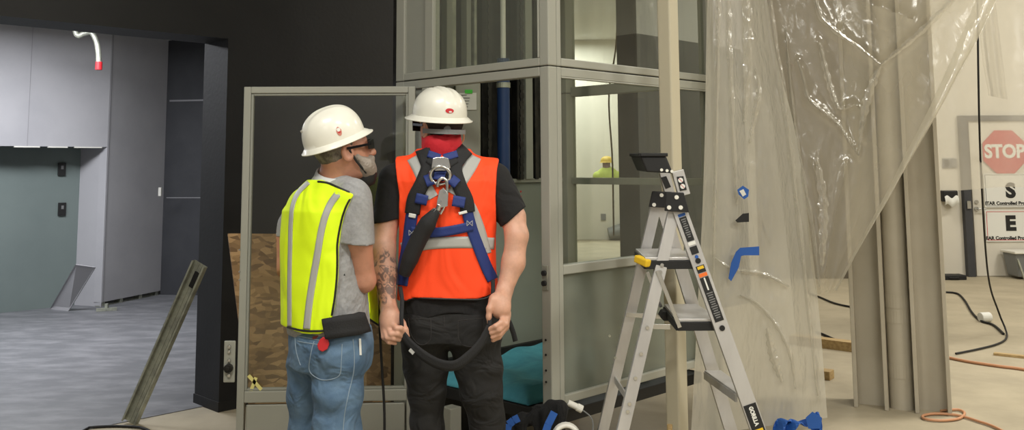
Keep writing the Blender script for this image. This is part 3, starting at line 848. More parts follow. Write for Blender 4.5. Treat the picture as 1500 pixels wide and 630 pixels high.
# warning stickers on the upper channels
for pts, Y, m_ in ((((991, 259), (1001, 258), (1006, 278), (996, 280)), YN - .0205, 'ink'), (((968, 260), (976, 258), (983, 274), (975, 277)), YF - .0205, 'ink')):
    d_ = MB().prism([P(*v, Y) for v in pts], (0, -.001, 0)).build('warning_sticker', M[m_], lad)
    if Y < 4:
        for v in ((997, 264), (1000, 273)): MB().disc(P(*v, Y - .001), (0, -1, 0), .010, .001, 16).build('pictogram', M['paper'], d_)
        for v in ((997, 264), (1000, 273)): MB().beam(P(v[0] - 2.6, v[1] - 2.6, Y - .0024), P(v[0] + 2.6, v[1] + 2.6, Y - .0024), .002, .0005, (0, 0, 1)).build('pictogram_bar', M['red_p'], d_)

# ================================================================ clear plastic sheeting
def plastic(name, milk, rgb, gl=.25, seed=0.0, sc=7.0, bumpk=.6):
    m = bpy.data.materials.new(name); m.use_nodes = True; nt = m.node_tree; nt.nodes.clear()
    N_ = lambda t: nt.nodes.new(t)
    out = N_('ShaderNodeOutputMaterial'); tr = N_('ShaderNodeBsdfTransparent'); tr.inputs[0].default_value = (.97, .97, .95, 1)
    df = N_('ShaderNodeBsdfDiffuse'); df.inputs[0].default_value = lin(rgb); tl = N_('ShaderNodeBsdfTranslucent'); tl.inputs[0].default_value = lin(rgb)
    gls = N_('ShaderNodeBsdfGlossy'); gls.inputs['Roughness'].default_value = .16
    m1 = N_('ShaderNodeMixShader'); m1.inputs[0].default_value = .5
    m2 = N_('ShaderNodeMixShader'); m3 = N_('ShaderNodeMixShader')
    tc = N_('ShaderNodeTexCoord'); mp = N_('ShaderNodeMapping'); mp.inputs['Scale'].default_value = (1, 1, .6); mp.inputs['Location'].default_value = (seed, seed, 0)
    n1 = N_('ShaderNodeTexNoise'); n1.inputs['Scale'].default_value = sc; n1.inputs['Detail'].default_value = 5; n1.inputs['Distortion'].default_value = .8
    n2 = N_('ShaderNodeTexVoronoi'); n2.inputs['Scale'].default_value = sc * 1.7; n2.feature = 'DISTANCE_TO_EDGE'
    ad = N_('ShaderNodeMath'); ad.operation = 'ADD'
    ml = N_('ShaderNodeMath'); ml.operation = 'MULTIPLY'; ml.inputs[1].default_value = .5
    bp = N_('ShaderNodeBump'); bp.inputs['Strength'].default_value = bumpk; bp.inputs['Distance'].default_value = .03
    mk = N_('ShaderNodeMapRange'); mk.inputs['From Min'].default_value = .3; mk.inputs['From Max'].default_value = .75
    mk.inputs['To Min'].default_value = milk * .82; mk.inputs['To Max'].default_value = min(1, milk * 1.2)
    L = nt.links.new
    L(tc.outputs['Object'], mp.inputs[0]); L(mp.outputs[0], n1.inputs[0]); L(mp.outputs[0], n2.inputs[0])
    L(n2.outputs['Distance'], ml.inputs[0]); L(n1.outputs['Fac'], ad.inputs[0]); L(ml.outputs[0], ad.inputs[1]); L(ad.outputs[0], bp.inputs['Height'])
    L(bp.outputs[0], gls.inputs['Normal'])
    n3 = N_('ShaderNodeTexNoise'); n3.inputs['Scale'].default_value = 2.2; n3.inputs['Detail'].default_value = 3; L(mp.outputs[0], n3.inputs[0])
    L(df.outputs[0], m1.inputs[1]); L(tl.outputs[0], m1.inputs[2])
    L(n3.outputs['Fac'], mk.inputs['Value'])
    L(mk.outputs[0], m2.inputs[0]); L(tr.outputs[0], m2.inputs[1]); L(m1.outputs[0], m2.inputs[2])
    L(schlick(nt, gl, bp.outputs[0]), m3.inputs[0]); L(m2.outputs[0], m3.inputs[1]); L(gls.outputs[0], m3.inputs[2]); L(m3.outputs[0], out.inputs[0])
    return m
def nz(x, y, s):   # cheap layered waves
    r = random.Random(s); o = 0; a = 1
    for _ in range(6):
        o += a * sin(x * r.uniform(-9, 9) + y * r.uniform(-9, 9) + r.uniform(0, 6)); a *= .85
    return o / 4
def crv(pts, t): 
    return tuple(spl_cache(pts, t))
_sc = {}
def spl_cache(pts, t):
    if pts not in _sc: _sc[pts] = spline(pts, 200)
    a = _sc[pts]; f = t * 199; i = min(int(f), 198); return a[i] * (1 - (f - i)) + a[i + 1] * (f - i)
def proj(p):
    q = CROT.transposed() @ (Vector(p) - CAM); return CX0 + FPX * q.x / -q.z, CY0 - FPX * q.y / -q.z
# sharp creases: ridges along polylines given in the sheet's own front view
def crease(x, y, lines):
    o = 0
    for pts, amp, w in lines:
        for (x0, y0), (x1, y1) in zip(pts[:-1], pts[1:]):
            dx, dy = x1 - x0, y1 - y0; t = min(1, max(0, ((x - x0) * dx + (y - y0) * dy) / (dx * dx + dy * dy)))
            d = sqrt((x - x0 - t * dx) ** 2 + (y - y0 - t * dy) ** 2)
            if d < w * 4: o = max(o, amp * math.exp(-d / w))
    return o
def crinkle(x, y, s):       # short random facets
    r = random.Random(s); o = 0
    for _ in range(14):
        a = r.uniform(0, 3.14); f = r.uniform(.05, .22); o += abs(((x * cos(a) + y * sin(a) * .55) * f + r.uniform(0, 2) + .5 * sin(y * .03 + x * .02 * r.uniform(-1, 1))) % 2 - 1) ** 2
    return o / 14
CUR = [(((1054, -200), (1052, 0), (1049, 200), (1044, 420)), 0.021, 6), (((1072, -200), (1066, 0), (1072, 160), (1080, 300), (1086, 420)), 0.021, 6),
       (((1118, -200), (1128, 0), (1148, 140), (1176, 380), (1198, 580)), 0.029, 7), (((1100, -200), (1112, 0), (1126, 130), (1150, 330), (1172, 560)), 0.021, 9),
       (((1100, 110), (1112, 128), (1106, 165), (1098, 210)), 0.015, 6), (((1048, 378), (1075, 395), (1120, 402), (1158, 420), (1150, 446), (1098, 438), (1112, 462)), 0.013, 7),
       (((1080, 430), (1110, 445), (1140, 480), (1158, 520), (1165, 570)), 0.015, 7), (((1094, 240), (1112, 246), (1108, 262)), 0.013, 5), (((1112, 300), (1122, 340), (1130, 352)), 0.013, 5)]
def curtain(u, v):          # u across, v from the top down
    l = crv(((1048, -480, 4.80), (1036, 0, 4.86), (1031, 250, 4.88), (1022, 450, 4.9), (1012, 640, 4.9)), v)
    r = crv(((1090, -480, 5.25), (1124, 0, 5.33), (1166, 200, 5.38), (1196, 420, 5.42), (1212, 612, 5.42)), v)
    x, y, Y = [a + (b - a) * u for a, b in zip(l, r)]
    f = .6 + .4 * v
    Y += .045 * sin(u * 15 + .8 * sin(v * 4)) * f * (1.2 - .7 * v) + .012 * nz(u * 2, v * 2.2, 5) + .03 * nz(u * .7, v * 1.3, 9)
    Y -= crease(x, y, CUR); Y += .014 * crinkle(x, y, 77)
    p = P(x, y, Y)
    if p.z < .01: p.z = .01 + .012 * abs(sin(u * 40))
    return p
cur_ = MB().grid(curtain, 150, 200).build('plastic_curtain', plastic('hanging film', .74, (236, 232, 218), .09, 0, 13, .35), smooth=True)
tag(cur_, 'long hanging clear plastic sheet with blue tape, right of the glass lift', 'plastic sheet', 'clear plastic sheeting')
SWG = [(((1180, -120), (1196, 5), (1216, 38), (1262, 72), (1290, 95)), 0.036, 7), (((1410, -20), (1350, 45), (1290, 95), (1272, 140), (1264, 200)), 0.048, 7),
       (((1168, 88), (1178, 120), (1184, 145), (1228, 182), (1246, 210), (1258, 228)), 0.030, 5), (((1200, 62), (1212, 112), (1228, 160), (1250, 152), (1262, 160), (1258, 228)), 0.030, 5),
       (((1260, -100), (1268, 2), (1310, 18), (1336, 28)), 0.024, 5), (((1150, 60), (1166, 200), (1190, 330), (1200, 420)), 0.030, 7), (((1240, 240), (1222, 320), (1208, 400)), 0.024, 8), (((1190, 240), (1202, 300), (1206, 380)), 0.024, 6)]
# the swag: gathered low on the left, swept up to the right
def swag(u, v):
    l = crv(((1100, -480, 5.5), (1128, 0, 5.5), (1150, 130, 5.5), (1172, 300, 5.46), (1196, 432, 5.40)), v)
    r = crv(((1640, -400, 4.95), (1462, -4, 5.05), (1388, 140, 5.12), (1300, 292, 5.25), (1222, 424, 5.36)), v)
    x, y, Y = [a + (b - a) * u for a, b in zip(l, r)]
    y += 18 * sin(u * pi) * (1 - v) * .4
    w = 1 - v * .65
    Y += (.08 * sin(u * 7 - v * 4 + 1) * w + .03 * nz(u * .9, v * .9, 21)) * min(1, .25 + 3 * min(u, 1 - u))
    Y -= crease(x, y, SWG); Y += .008 * crinkle(x, y, 19)
    return P(x, y, Y)
sw_ = MB().grid(swag, 170, 170).build('plastic_curtain', plastic('swagged film', .36, (220, 212, 192), .06, 3.1, 6, .28), smooth=True)
tag(sw_, 'clear plastic sheet swept in a diagonal swag in front of the steel columns', 'plastic sheet', 'clear plastic sheeting')
def hem(u, v):              # the folded double edge of the swag
    k = .01 + .12 * u * (.35 + .65 * (1 - v))
    return swag(1 - k, v) + Vector((0, -.012 - .03 * sin(u * pi) - .006 * sin(v * 40), 0))
MB().grid(hem, 10, 120).build('folded_edge', plastic('folded film', .5, (236, 230, 214), .12, 5, 9, .5), sw_, smooth=True)
_sg = [[(*proj(swag(i / 70, k / 90)), swag(i / 70, k / 90).y) for k in range(91)] for i in range(71)]
def near_y(gr, px, py):
    return min(((q[0] - px) ** 2 + (q[1] - py) ** 2, q[2]) for row in gr for q in row)[1]
def crease_strip(gr, pts, w, parent, m_, lift_=.015):
    c = spline(pts, 26); mb = MB(); n = len(c); ys = [near_y(gr, q[0], q[1]) for q in c]
    for _ in range(2): ys[1:-1] = [(ys[k - 1] + 2 * ys[k] + ys[k + 1]) / 4 for k in range(1, n - 1)]
    for k in range(n):
        a, b = c[max(k - 1, 0)], c[min(k + 1, n - 1)]; tx, ty = b[0] - a[0], b[1] - a[1]; l = sqrt(tx * tx + ty * ty) or 1
        hw = w * (.25 + .75 * sin(pi * (k + .5) / n)) / 2 * (1 + .25 * sin(k * 1.9))
        for s in (-1, 0, 1): mb.v.append(P(c[k][0] - ty / l * s * hw, c[k][1] + tx / l * s * hw, ys[k] - lift_ - (.014 if s == 0 else 0)))
    for k in range(n - 1):
        for j in (0, 1): q = k * 3 + j; mb.f.append((q, q + 1, q + 4, q + 3))
    return mb.build('crease', m_, parent, smooth=False)
crm = plastic('creased film', .34, (240, 235, 222), .22, 2, 16, .4)
for pts, w in ((((1180, -120), (1196, 5), (1216, 38), (1262, 72), (1290, 95)), 8), (((1425, -30), (1350, 45), (1290, 95)), 9), (((1290, 95), (1272, 140), (1262, 190)), 12),
               (((1168, 88), (1178, 120), (1186, 146), (1228, 182), (1246, 212), (1258, 228)), 6), (((1200, 62), (1212, 112), (1228, 158), (1246, 156)), 9), (((1246, 156), (1262, 160), (1258, 228)), 6), (((1150, 40), (1166, 200), (1190, 330), (1200, 420)), 7), (((1196, 230), (1206, 300), (1204, 390)), 14)):
    crease_strip(_sg, pts, w, sw_, crm)
def far_sheet(u, v):
    l = crv(((1352, -480, 7.4), (1352, 0, 7.4), (1352, 278, 7.4)), v); r = crv(((1720, -480, 7.2), (1720, 0, 7.2), (1720, 272, 7.2)), v)
    x, y, Y = [a + (b - a) * u for a, b in zip(l, r)]
    Y += .02 * sin(u * 20 + v * 2) + .012 * nz(u * 2, v * 2, 33)
    return P(x, y + 2 * sin(u * 14), Y)
o = MB().grid(far_sheet, 80, 60).build('plastic_curtain', plastic('far film', .40, (236, 229, 212), .03, 6.0, 3, .3), smooth=True)
tag(o, 'hazy plastic sheet ending in a level edge in front of the stop sign', 'plastic sheet', 'clear plastic sheeting')
def side_strip(u, v):
    l = crv(((1416, -480, 5.9), (1432, 0, 5.9), (1448, 140, 5.9)), v); r = crv(((1400, -480, 5.85), (1458, 0, 5.85), (1476, 146, 5.85)), v)
    x, y, Y = [a + (b - a) * u for a, b in zip(l, r)]
    return P(x, y, Y + .03 * sin(u * 12 + v))
o = MB().grid(side_strip, 20, 30).build('plastic_curtain', plastic('loose film', .26, (240, 234, 220), .10, 8.0, 5, .5), smooth=True)
tag(o, 'narrow loose flap of plastic hanging at the upper right above the stop sign', 'plastic sheet', 'clear plastic sheeting')

# tape on the curtain: follow its surface
def on_curtain(px, py, lift_=.035):
    bu, bv, bd = 0, 0, 1e9
    for i in range(0, 61):
        for k in range(0, 81):
            p = _cg[i][k]
            d_ = (p[0] - px) ** 2 + (p[1] - py) ** 2
            if d_ < bd: bd, bu, bv = d_, i, k
    return P(px, py, _cg[bu][bv][2] - lift_)
_cg = [[(*proj(curtain(i / 60, k / 80)), curtain(i / 60, k / 80).y) for k in range(81)] for i in range(61)]
for pts, w in ((((1054, -300), (1052, 0), (1049, 200), (1044, 420)), 7), (((1068, -200), (1066, 0), (1072, 160), (1080, 300)), 10), (((1118, -200), (1128, 0), (1148, 140), (1176, 380), (1198, 580)), 9), (((1088, -100), (1096, 60), (1090, 180)), 14), (((1106, 100), (1112, 130), (1106, 165), (1098, 210)), 9), (((1048, 378), (1075, 395), (1120, 402), (1156, 420)), 7), (((1084, 432), (1110, 445), (1140, 480), (1158, 520), (1165, 570)), 7), (((1124, 480), (1132, 520), (1146, 560)), 12)):
    crease_strip(_cg, pts, w, cur_, crm)
def tape_poly(pts, mb, d_=.02):
    return mb.prism([on_curtain(*q, d_) for q in pts], (0, -.0015, 0))
def minY(pts): return min(on_curtain(*q).y for q in pts)
def tape_flat(polys, label, m_='tape'):
    cx, cy = polys[0][0]; y0 = min(minY(p) for p in polys)
    t = thing('tape', P(cx, cy, y0), label, 'tape')
    for k, p in enumerate(polys):
        MB().prism([P(q[0], q[1], y0 - .004 * k) for q in p], (0, -.002, 0)).build('tape_strip', M[m_], t)
    return t
t = tape_flat([((1080, 278), (1088, 272), (1097, 278), (1096, 288), (1090, 292), (1082, 285))], 'small crumpled blue tape loop, highest tape on the hanging plastic')
pp = P(1089, 282, t.location.y - .004); MB().prism([P(1083, 280, pp.y), P(1089, 277, pp.y), P(1093, 285, pp.y), P(1088, 288, pp.y)], (0, -.001, 0)).build('tape_liner', M['paper'], t)
t = tape_flat([((1077, 323), (1088, 313), (1097, 312), (1097, 325), (1080, 326))], 'black tape patch on the hanging plastic between the two blue tapes', 'black')
t = tape_flat([((1078, 369), (1084, 363), (1112, 361), (1112, 374), (1090, 374), (1079, 377)), ((1078, 369), (1086, 373), (1082, 392), (1071, 412), (1067, 408), (1071, 385))], 'bent strip of blue tape on the hanging plastic, level with the top ladder step')
ft = thing('tape', G(1168, 622, .02), 'crumpled blue tape at the foot of the hanging plastic', 'tape')
def crump(u, v):
    p = P(1134 + 68 * u, 622 - 14 * u * (1 - v) - 8 * v * sin(u * 3) + 12 * v, 5.2 - .05 * v)
    return p + Vector((0, .03 * sin(u * 14 + v * 5), .02 * sin(u * 9 - v * 4)))
MB().grid(crump, 18, 8).build('tape_strip', M['tape'], ft, solid=.002)
MB().prism([P(1180, 612, 5.12), P(1190, 603, 5.12), P(1204, 612, 5.14), P(1202, 628, 5.14), P(1184, 628, 5.12)], (0, -.003, 0)).build('tape_fold', M['tape'], ft)

# ================================================================ side room odds and ends
foot0, foot1 = G(181, 619), G(203, 621)
tp = P(295, 386, 5.50)
ctr = (foot0 + foot1) / 2
sd_ = (foot1 - foot0); dS = (tp - ctr).normalized(); sd_ = (sd_ - dS * sd_.dot(dS)).normalized(); nS = dS.cross(sd_); nS = nS if nS.y < 0 else -nS
mb = MB(); WS = .092
mb.beam(ctr, tp, WS, .002, sd_)
for s in (-1, 1):
    mb.beam(ctr + sd_ * s * WS / 2 + nS * .017, tp + sd_ * s * WS / 2 + nS * .017, .002, .034, sd_)
    mb.beam(ctr + sd_ * s * (WS / 2 - .005) + nS * .034, tp + sd_ * s * (WS / 2 - .005) + nS * .034, .011, .002, sd_)
for s in (-.012, .012): mb.beam(ctr + sd_ * s + nS * .003, tp + sd_ * s + nS * .003, .006, .004, sd_)
st_ = thing('metal_stud', ctr, 'galvanised metal stud leaning against the black door jamb', 'stud'); st_.location.z = 0
mb.build('channel', M['steel'], st_)
kq = ctr + (tp - ctr) * .9; MB().beam(kq - dS * .05 + nS * .004, kq + dS * .05 + nS * .004, .03, .003, sd_).build('knockout', M['black'], st_)
# drywall offcut
q0, q1 = G(74, 453), G(101, 456); q2, q3 = P(141, 391, 9.78), P(112, 387, 9.66)
n_ = (q1 - q0).cross(q3 - q0).normalized(); n_ = n_ if n_.y < 0 else -n_
o = MB().prism([q0, q1, q2, q3], n_ * .014).build('drywall_offcut', M['drywall']); tag(o, 'small grey drywall offcut leaning in the corner of the recess', 'board')
# flexible conduit with red cap, hanging from the ceiling
cp = [tuple(P(*v, 8.9)) for v in ((104, 44), (112, 50), (124, 49), (134, 48), (141, 60), (144, 76), (145, 92))]
cp[0] = (cp[0][0], cp[0][1], HC)
cz = thing('flexible_conduit', cp[0], 'grey flexible conduit with a red cap hanging in the side room', 'conduit')
pts = spline(cp, 60)
MB().tube([Vector(p) for p in pts], [.024 + .003 * (i % 2) for i in range(60)], 10).build('hose', M['grey_p'] if 0 else M['steel'], cz, smooth=True)
e_ = Vector(pts[-1]); MB().tube([e_ + UP * .01, e_ - UP * .07], .032, 14).build('cap', M['red_p'], cz, bevel=.004)
# ceiling track
a, b = P(150, 50, 8.2), P(262, 67, 10.4); a.z = b.z = HC - .05
o = MB().beam(a, b, .07, .09, UP).build('ceiling_track', M['black']); tag(o, 'black track under the side room ceiling', 'track')
# outlet boxes in the recess
for yy, lab in ((248, 'upper small dark outlet box in the grey green recess board'), (309, 'lower small dark outlet box in the grey green recess board')):
    q = min((RB - AX * (k * .01) + BX * .012 + UP * P(90, yy, 9.8).z for k in range(5, 200)), key=lambda w: abs(proj(w)[0] - 91))
    t = thing('outlet_box', q, lab, 'outlet box', 'outlet boxes in the recess')
    MB().obox(q, AX * .04, BX * .012, UP * .07).build('box', M['ink'], t, bevel=.003)
    MB().obox(q + BX * .014 + UP * .02, AX * .012, BX * .004, UP * .02).build('tab', M['ink_g'], t)
q = P(234.5, 281, 10.75); o = MB().box(q, .035, .035, .10).build('wall_clip', M['white_p'], bevel=.006); tag(o, 'white clip at the edge between grey drywall and charcoal wall', 'clip')
q = G(156, 456); t = thing('stud_scrap', q, 'small steel scrap on the floor by the drywall corner', 'scrap')
MB().box(q + UP * .02, .2, .05, .03, .4).build('track_piece', M['steel'], t); MB().box(q + UP * .05, .03, .03, .06).build('screw_stub', M['steel'], t)
# black cable on the floor in front
pts = [G(*v, .008) for v in ((70, 690), (120, 632), (150, 625), (190, 625), (214, 629), (240, 650), (250, 700))]
o = MB().tube([Vector(v) for v in spline([tuple(v) for v in pts], 40)], .008, 8).build('cable', M['black'], smooth=True); tag(o, 'black cable looping across the floor at the lower left', 'cable')

# ================================================================ right hand floor and far end
def cable(pts, r, m_, label, n=60):
    o = MB().tube([Vector(v) for v in spline([tuple(v) for v in pts], n)], r, 8).build('cable', M[m_], smooth=True); return tag(o, label, 'cable')
Yk_ = 7.0
top = P(1432, -60, Yk_); fl = G(1474, 488, .012)
cable([top, P(1433, 100, 7.1), P(1437, 250, 7.4), P(1447, 400, 8.0), P(1462, 455, 8.3), fl + Vector((.0, 0, .02)), G(1473, 497, .012), G(1458, 505, .012), G(1430, 512, .012), G(1400, 518, .012)], .008, 'black', 'dark cord dropping from the ceiling and curling on the floor by the stop sign')
cable([G(*v, .012) for v in ((1384, 428), (1402, 430), (1413, 440), (1424, 458), (1437, 470), (1455, 476), (1470, 489))], .011, 'black', 'black cable snaking over the floor to the right of the columns')
cable([G(*v, .012) for v in ((1180, 428), (1200, 435), (1225, 445), (1260, 452))], .010, 'black', 'black cable on the floor left of the columns, farther back')
cable([G(*v, .012) for v in ((1196, 486), (1206, 490), (1222, 497))], .010, 'black', 'short black cable on the floor left of the columns, near the lumber')
cable([G(*v, .012) for v in ((1390, 524), (1420, 530), (1460, 536), (1520, 545), (1700, 585))], .011, 'cord_o', 'orange brown cord running off to the right behind the columns')
cable([G(*v, .011) for v in ((1378, 602), (1402, 600), (1413, 605), (1405, 613), (1380, 616), (1356, 614), (1352, 609), (1370, 606), (1400, 608), (1430, 616), (1470, 632), (1560, 690))], .008, 'cord_o', 'orange cord coiled at the foot of the right steel column', 90)
def plank(a, b, h, w, label, name='lumber'):
    a, b = G(*a), G(*b); m_ = (a + b) / 2 + UP * h / 2; d_ = (b - a).normalized()
    o = MB().beam(a + UP * h / 2, b + UP * h / 2, h, w, UP).build(name, M['wood'], bevel=.003); return tag(o, label, 'lumber')
plank((1160, 503), (1262, 516), .075, .10, 'long pale lumber on the floor behind the left steel column')
plank((1196, 553), (1219, 556), .06, .1, 'short pale wood block on the floor beside the plastic sheet')
plank((1456, 520), (1570, 532), .02, .05, 'thin dark stick on the floor at the right edge')
q = G(1444, 472); t = thing('tape_roll', q, 'white roll lying on the black cable', 'roll')
MB().tube([q + Vector((-.05, 0, .045)), q + Vector((.05, .02, .045))], .045, 18).build('roll', M['paper'], t, bevel=.005)
MB().tube([q + Vector((.05, .02, .045)), q + Vector((.054, .0208, .045))], .028, 14).build('core', M['ink_g'], t)
q = G(1392, 409); t = thing('tool_case', q, 'flat black tool case on the floor by the white wall', 'case')
MB().box(q + UP * .03, .34, .2, .06).build('body', M['black'], t, bevel=.01); MB().tube([q + Vector((-.06, -.11, .03)), q + Vector((0, -.15, .03)), q + Vector((.06, -.11, .03))], .01).build('case_handle', M['black'], t, smooth=True)
q = G(1403, 403); t = thing('hand_saw', q, 'wooden handled saw propped on the black tool case', 'saw')
a = P(1383, 399, q.y); b = P(1420, 396, q.y)
MB().tube([Vector(v) for v in spline([tuple(P(*v, q.y)) for v in ((1384, 394), (1400, 390), (1414, 388), (1420, 391), (1417, 399), (1408, 399))], 30)], .022, 8).build('handle', M['wood'], t, smooth=True)
MB().prism([P(1382, 395, q.y), P(1410, 393, q.y), P(1410, 399, q.y), P(1382, 398, q.y)], (0, .004, 0)).build('blade', M['steel'], t)
q = G(1494, 408); t = thing('grey_bin', q, 'grey plastic bin on legs at the right edge under the signs', 'bin')
a = P(1478, 370, q.y); x0 = a.x; zt = a.z
MB().hexa([Vector((x0 + .04, q.y - .12, .03)), Vector((x0 + .36, q.y - .12, .03)), Vector((x0 + .36, q.y + .14, .03)), Vector((x0 + .04, q.y + .14, .03)),
           Vector((x0, q.y - .15, zt)), Vector((x0 + .4, q.y - .15, zt)), Vector((x0 + .4, q.y + .17, zt)), Vector((x0, q.y + .17, zt))]).build('tub', M['grey_p'], t, bevel=.015)
MB().box((x0 + .2, q.y, zt + .01), .44, .36, .03).build('rim', M['white_p'], t, bevel=.008)
for dx in (.03, .37): MB().beam((x0 + dx, q.y - .14, zt * .8), (x0 + dx + .05, q.y - .2, 0), .02, .02, (0, 1, 0)).build('leg', M['steel'], t)

# ================================================================ clutter at the foot of the lift
hb = thing('harness_bag', G(790, 690), 'black tool bag with blue straps slumped by the corner post', 'bag'); hb.location.z = 0
bx = P(800, 620, 3.92)
v = Vol((bx.x - .3, 3.7, .0), (bx.x + .2, 4.1, .6), .006)
tops = [P(740, 622, 3.92), P(766, 612, 3.92), P(792, 601, 3.92), P(814, 592, 3.9), P(826, 598, 3.9)]
v.chain(tops, [.02, .026, .03, .024, .02], .03)
for (q, w, r0, r1) in (((742, 624), (748, 700), .025, .05), ((768, 616), (766, 700), .03, .06), ((796, 604), (790, 700), .03, .05), ((814, 596), (806, 700), .028, .05), ((827, 600), (820, 700), .022, .05)):
    v.cone(P(*q, 3.91), P(*w, 3.9), r0 * .8, r1, .07)
v.each(lambda d, X, Y, Z: np.maximum(d + .012 * wob(X, Y, Z * .3, 60, 4) + .02, .004 - Z))
v.build('bag_body', mat('black bag cloth', (20, 20, 21), .95, bump=(120, .3), folds=(14, 1, .5)), hb)
for pts in (((799, 634), (803, 622), (808, 612), (812, 604)), ((742, 634), (745, 622), (752, 616), (760, 612))):
    q = [P(*w, 3.83) for w in pts]; s = MB()
    for a, b in zip(q[:-1], q[1:]): s.beam(a, b, .03, .004, (b - a).cross(Vector((0, 1, 0))))
    s.build('strap', M['tape'], hb)
t = thing('caulk_tube', P(843, 595, 4.0), 'white tube with a thin wire beside the corner post', 'tube')
MB().tube([P(832, 590, 3.98), P(845, 596, 3.98)], .013, 14).build('tube_body', M['white_p'], t, smooth=True)
MB().tube([P(845, 596, 3.98), P(853, 600, 3.98)], .016, 14).build('tube_cap', M['white_p'], t, bevel=.002)
MB().tube([Vector(w) for w in spline([tuple(P(*w, 3.97)) for w in ((852, 600), (866, 612), (868, 630), (858, 660), (840, 700))], 30)], .003, 6).build('wire', M['grey_p'], t)
t.location = P(843, 595, 3.98)
co = thing('rope_coil', G(835, 690), 'white coiled hose beside the black tool bag', 'hose'); co.location.z = 0
for k in range(3):
    c_ = P(830, 643, 3.8); s = [c_ + Vector((.05 * cos(a * pi / 12), .02 * sin(a * pi / 12) + .012 * k, .045 * sin(a * pi / 12))) for a in range(24)]
    MB().tube(s, .009, 8, closed=True).build('coil', M['white_p'], co, smooth=True)
MB().beam((c_.x, c_.y + .02, 0), (c_.x, c_.y + .02, c_.z - .03), .05, .05, (1, 0, 0)).build('reel_stand', M['black'], co)
bo = G(981, 640); t = thing('wood_peg', P(981, 625, 4.1), 'pale round peg at the foot of the cream post', 'peg')
t.location.z = 0
MB().tube([P(981, 640, 4.1) * 1, P(981, 622, 4.1)], .012, 12).build('peg_body', M['wood'], t, smooth=True)
pg = P(981, 640, 4.1); MB().tube([Vector((pg.x, pg.y, 0)), pg], .02, 12).build('peg_base', M['wood'], t)
# grey bucket tipped over in the far room
q = G(903, 352); t = thing('tipped_bucket', q, 'grey bucket tipped over on the far white room floor', 'bucket')
Mx = Matrix.Translation(q + Vector((0, 0, .16))) @ Matrix.Rotation(radians(78), 4, 'Y')
MB().lathe([(.02, -.16), (.12, -.16), (.16, .17), (.15, .17), (.11, -.14), (.02, -.14)], Mx, 24).build('bucket_body', M['grey_p'], t, smooth=True)
MB().tube([Vector(w) for w in spline([tuple(q + Vector(w)) for w in ((.12, -.12, .26), (.22, -.05, .3), (.24, .02, .24), (.14, .1, .2))], 16)], .012, 8).build('handle', M['steel'], t)
o = MB().box((P(884, 320, 18.9).x, 18.92, P(884, 318, 18.9).z), .1, .02, .13).build('outlet', M['ink_g'], bevel=.004); tag(o, 'wall outlet on the low white far wall', 'outlet')
# cords hanging in the white doorway
YD = 9.6
for pts, m_, lab in ((((903, -300), (903, -40), (903, 60), (892, 140), (897, 235), (899, 345)), 'wood', 'thin pale cord hanging straight in the doorway behind the lift'),
                ((((940, -300), (940, -40), (941, 70), (944, 150), (940, 200), (925, 235), (908, 262)), 'black', 'black cable curving down in the doorway behind the lift'))):
    o = MB().tube([Vector(w) for w in spline([tuple(P(*w, YD)) for w in pts], 40)], .010, 6).build('hanging_cord', M[m_], smooth=True); tag(o, lab, 'cable')
# ================================================================ people
def skin_mat(name, rgb, tat=None):
    m = mat(name, rgb, .5, var=(18, tuple(int(v * .9) for v in rgb), .45, .7), bump=(160, .06))
    b = m.node_tree.nodes['Principled BSDF']; b.inputs['Subsurface Weight'].default_value = .08; b.inputs['Subsurface Radius'].default_value = (.02, .008, .004)
    if tat:   # inked forearm: noise line work within a capsule around the arm
        nt = m.node_tree; tc = nt.nodes.new('ShaderNodeTexCoord'); c, r = tat
        vs = nt.nodes.new('ShaderNodeVectorMath'); vs.operation = 'SUBTRACT'; vs.inputs[1].default_value = c
        sc = nt.nodes.new('ShaderNodeVectorMath'); sc.operation = 'MULTIPLY'; sc.inputs[1].default_value = (1 / r[0], 1 / r[1], 1 / r[2])
        ln = nt.nodes.new('ShaderNodeVectorMath'); ln.operation = 'LENGTH'
        n = nt.nodes.new('ShaderNodeTexNoise'); n.inputs['Scale'].default_value = 34; n.inputs['Detail'].default_value = 3; n.inputs['Distortion'].default_value = 1.5
        rr = nt.nodes.new('ShaderNodeValToRGB'); rr.color_ramp.elements[0].position = .44; rr.color_ramp.elements[1].position = .54
        rr.color_ramp.elements[0].color = (.72, .72, .72, 1); rr.color_ramp.elements[1].color = (0, 0, 0, 1)
        mr = nt.nodes.new('ShaderNodeMapRange'); mr.inputs['From Min'].default_value = .8; mr.inputs['From Max'].default_value = 1.0; mr.inputs['To Min'].default_value = 1; mr.inputs['To Max'].default_value = 0
        mu = nt.nodes.new('ShaderNodeMath'); mu.operation = 'MULTIPLY'
        mx = nt.nodes.new('ShaderNodeMixRGB'); mx.inputs[2].default_value = lin((74, 72, 74))
        old = b.inputs['Base Color'].links[0].from_socket; L = nt.links.new
        L(tc.outputs['Object'], vs.inputs[0]); L(vs.outputs[0], sc.inputs[0]); L(sc.outputs[0], ln.inputs[0]); L(ln.outputs['Value'], mr.inputs[0])
        L(tc.outputs['Object'], n.inputs[0]); L(n.outputs['Fac'], rr.inputs[0]); L(rr.outputs[0], mu.inputs[0]); L(mr.outputs[0], mu.inputs[1])
        L(mu.outputs[0], mx.inputs[0]); L(old, mx.inputs[1]); L(mx.outputs[0], b.inputs['Base Color'])
    return m
M['hat'] = mat('white hard hat shell', (226, 224, 212), .38, coat=.3, var=(6, (218, 215, 202), .4, .7))
M['hair_b'] = mat('dark brown hair', (38, 28, 22), .7, bump=(120, .6))
M['hair_a'] = mat('grey hair', (120, 112, 102), .75, bump=(140, .6), var=(30, (80, 72, 66), .4, .6))
M['gaiter'] = mat('red neck gaiter', (190, 26, 40), .8, bump=(40, .3))
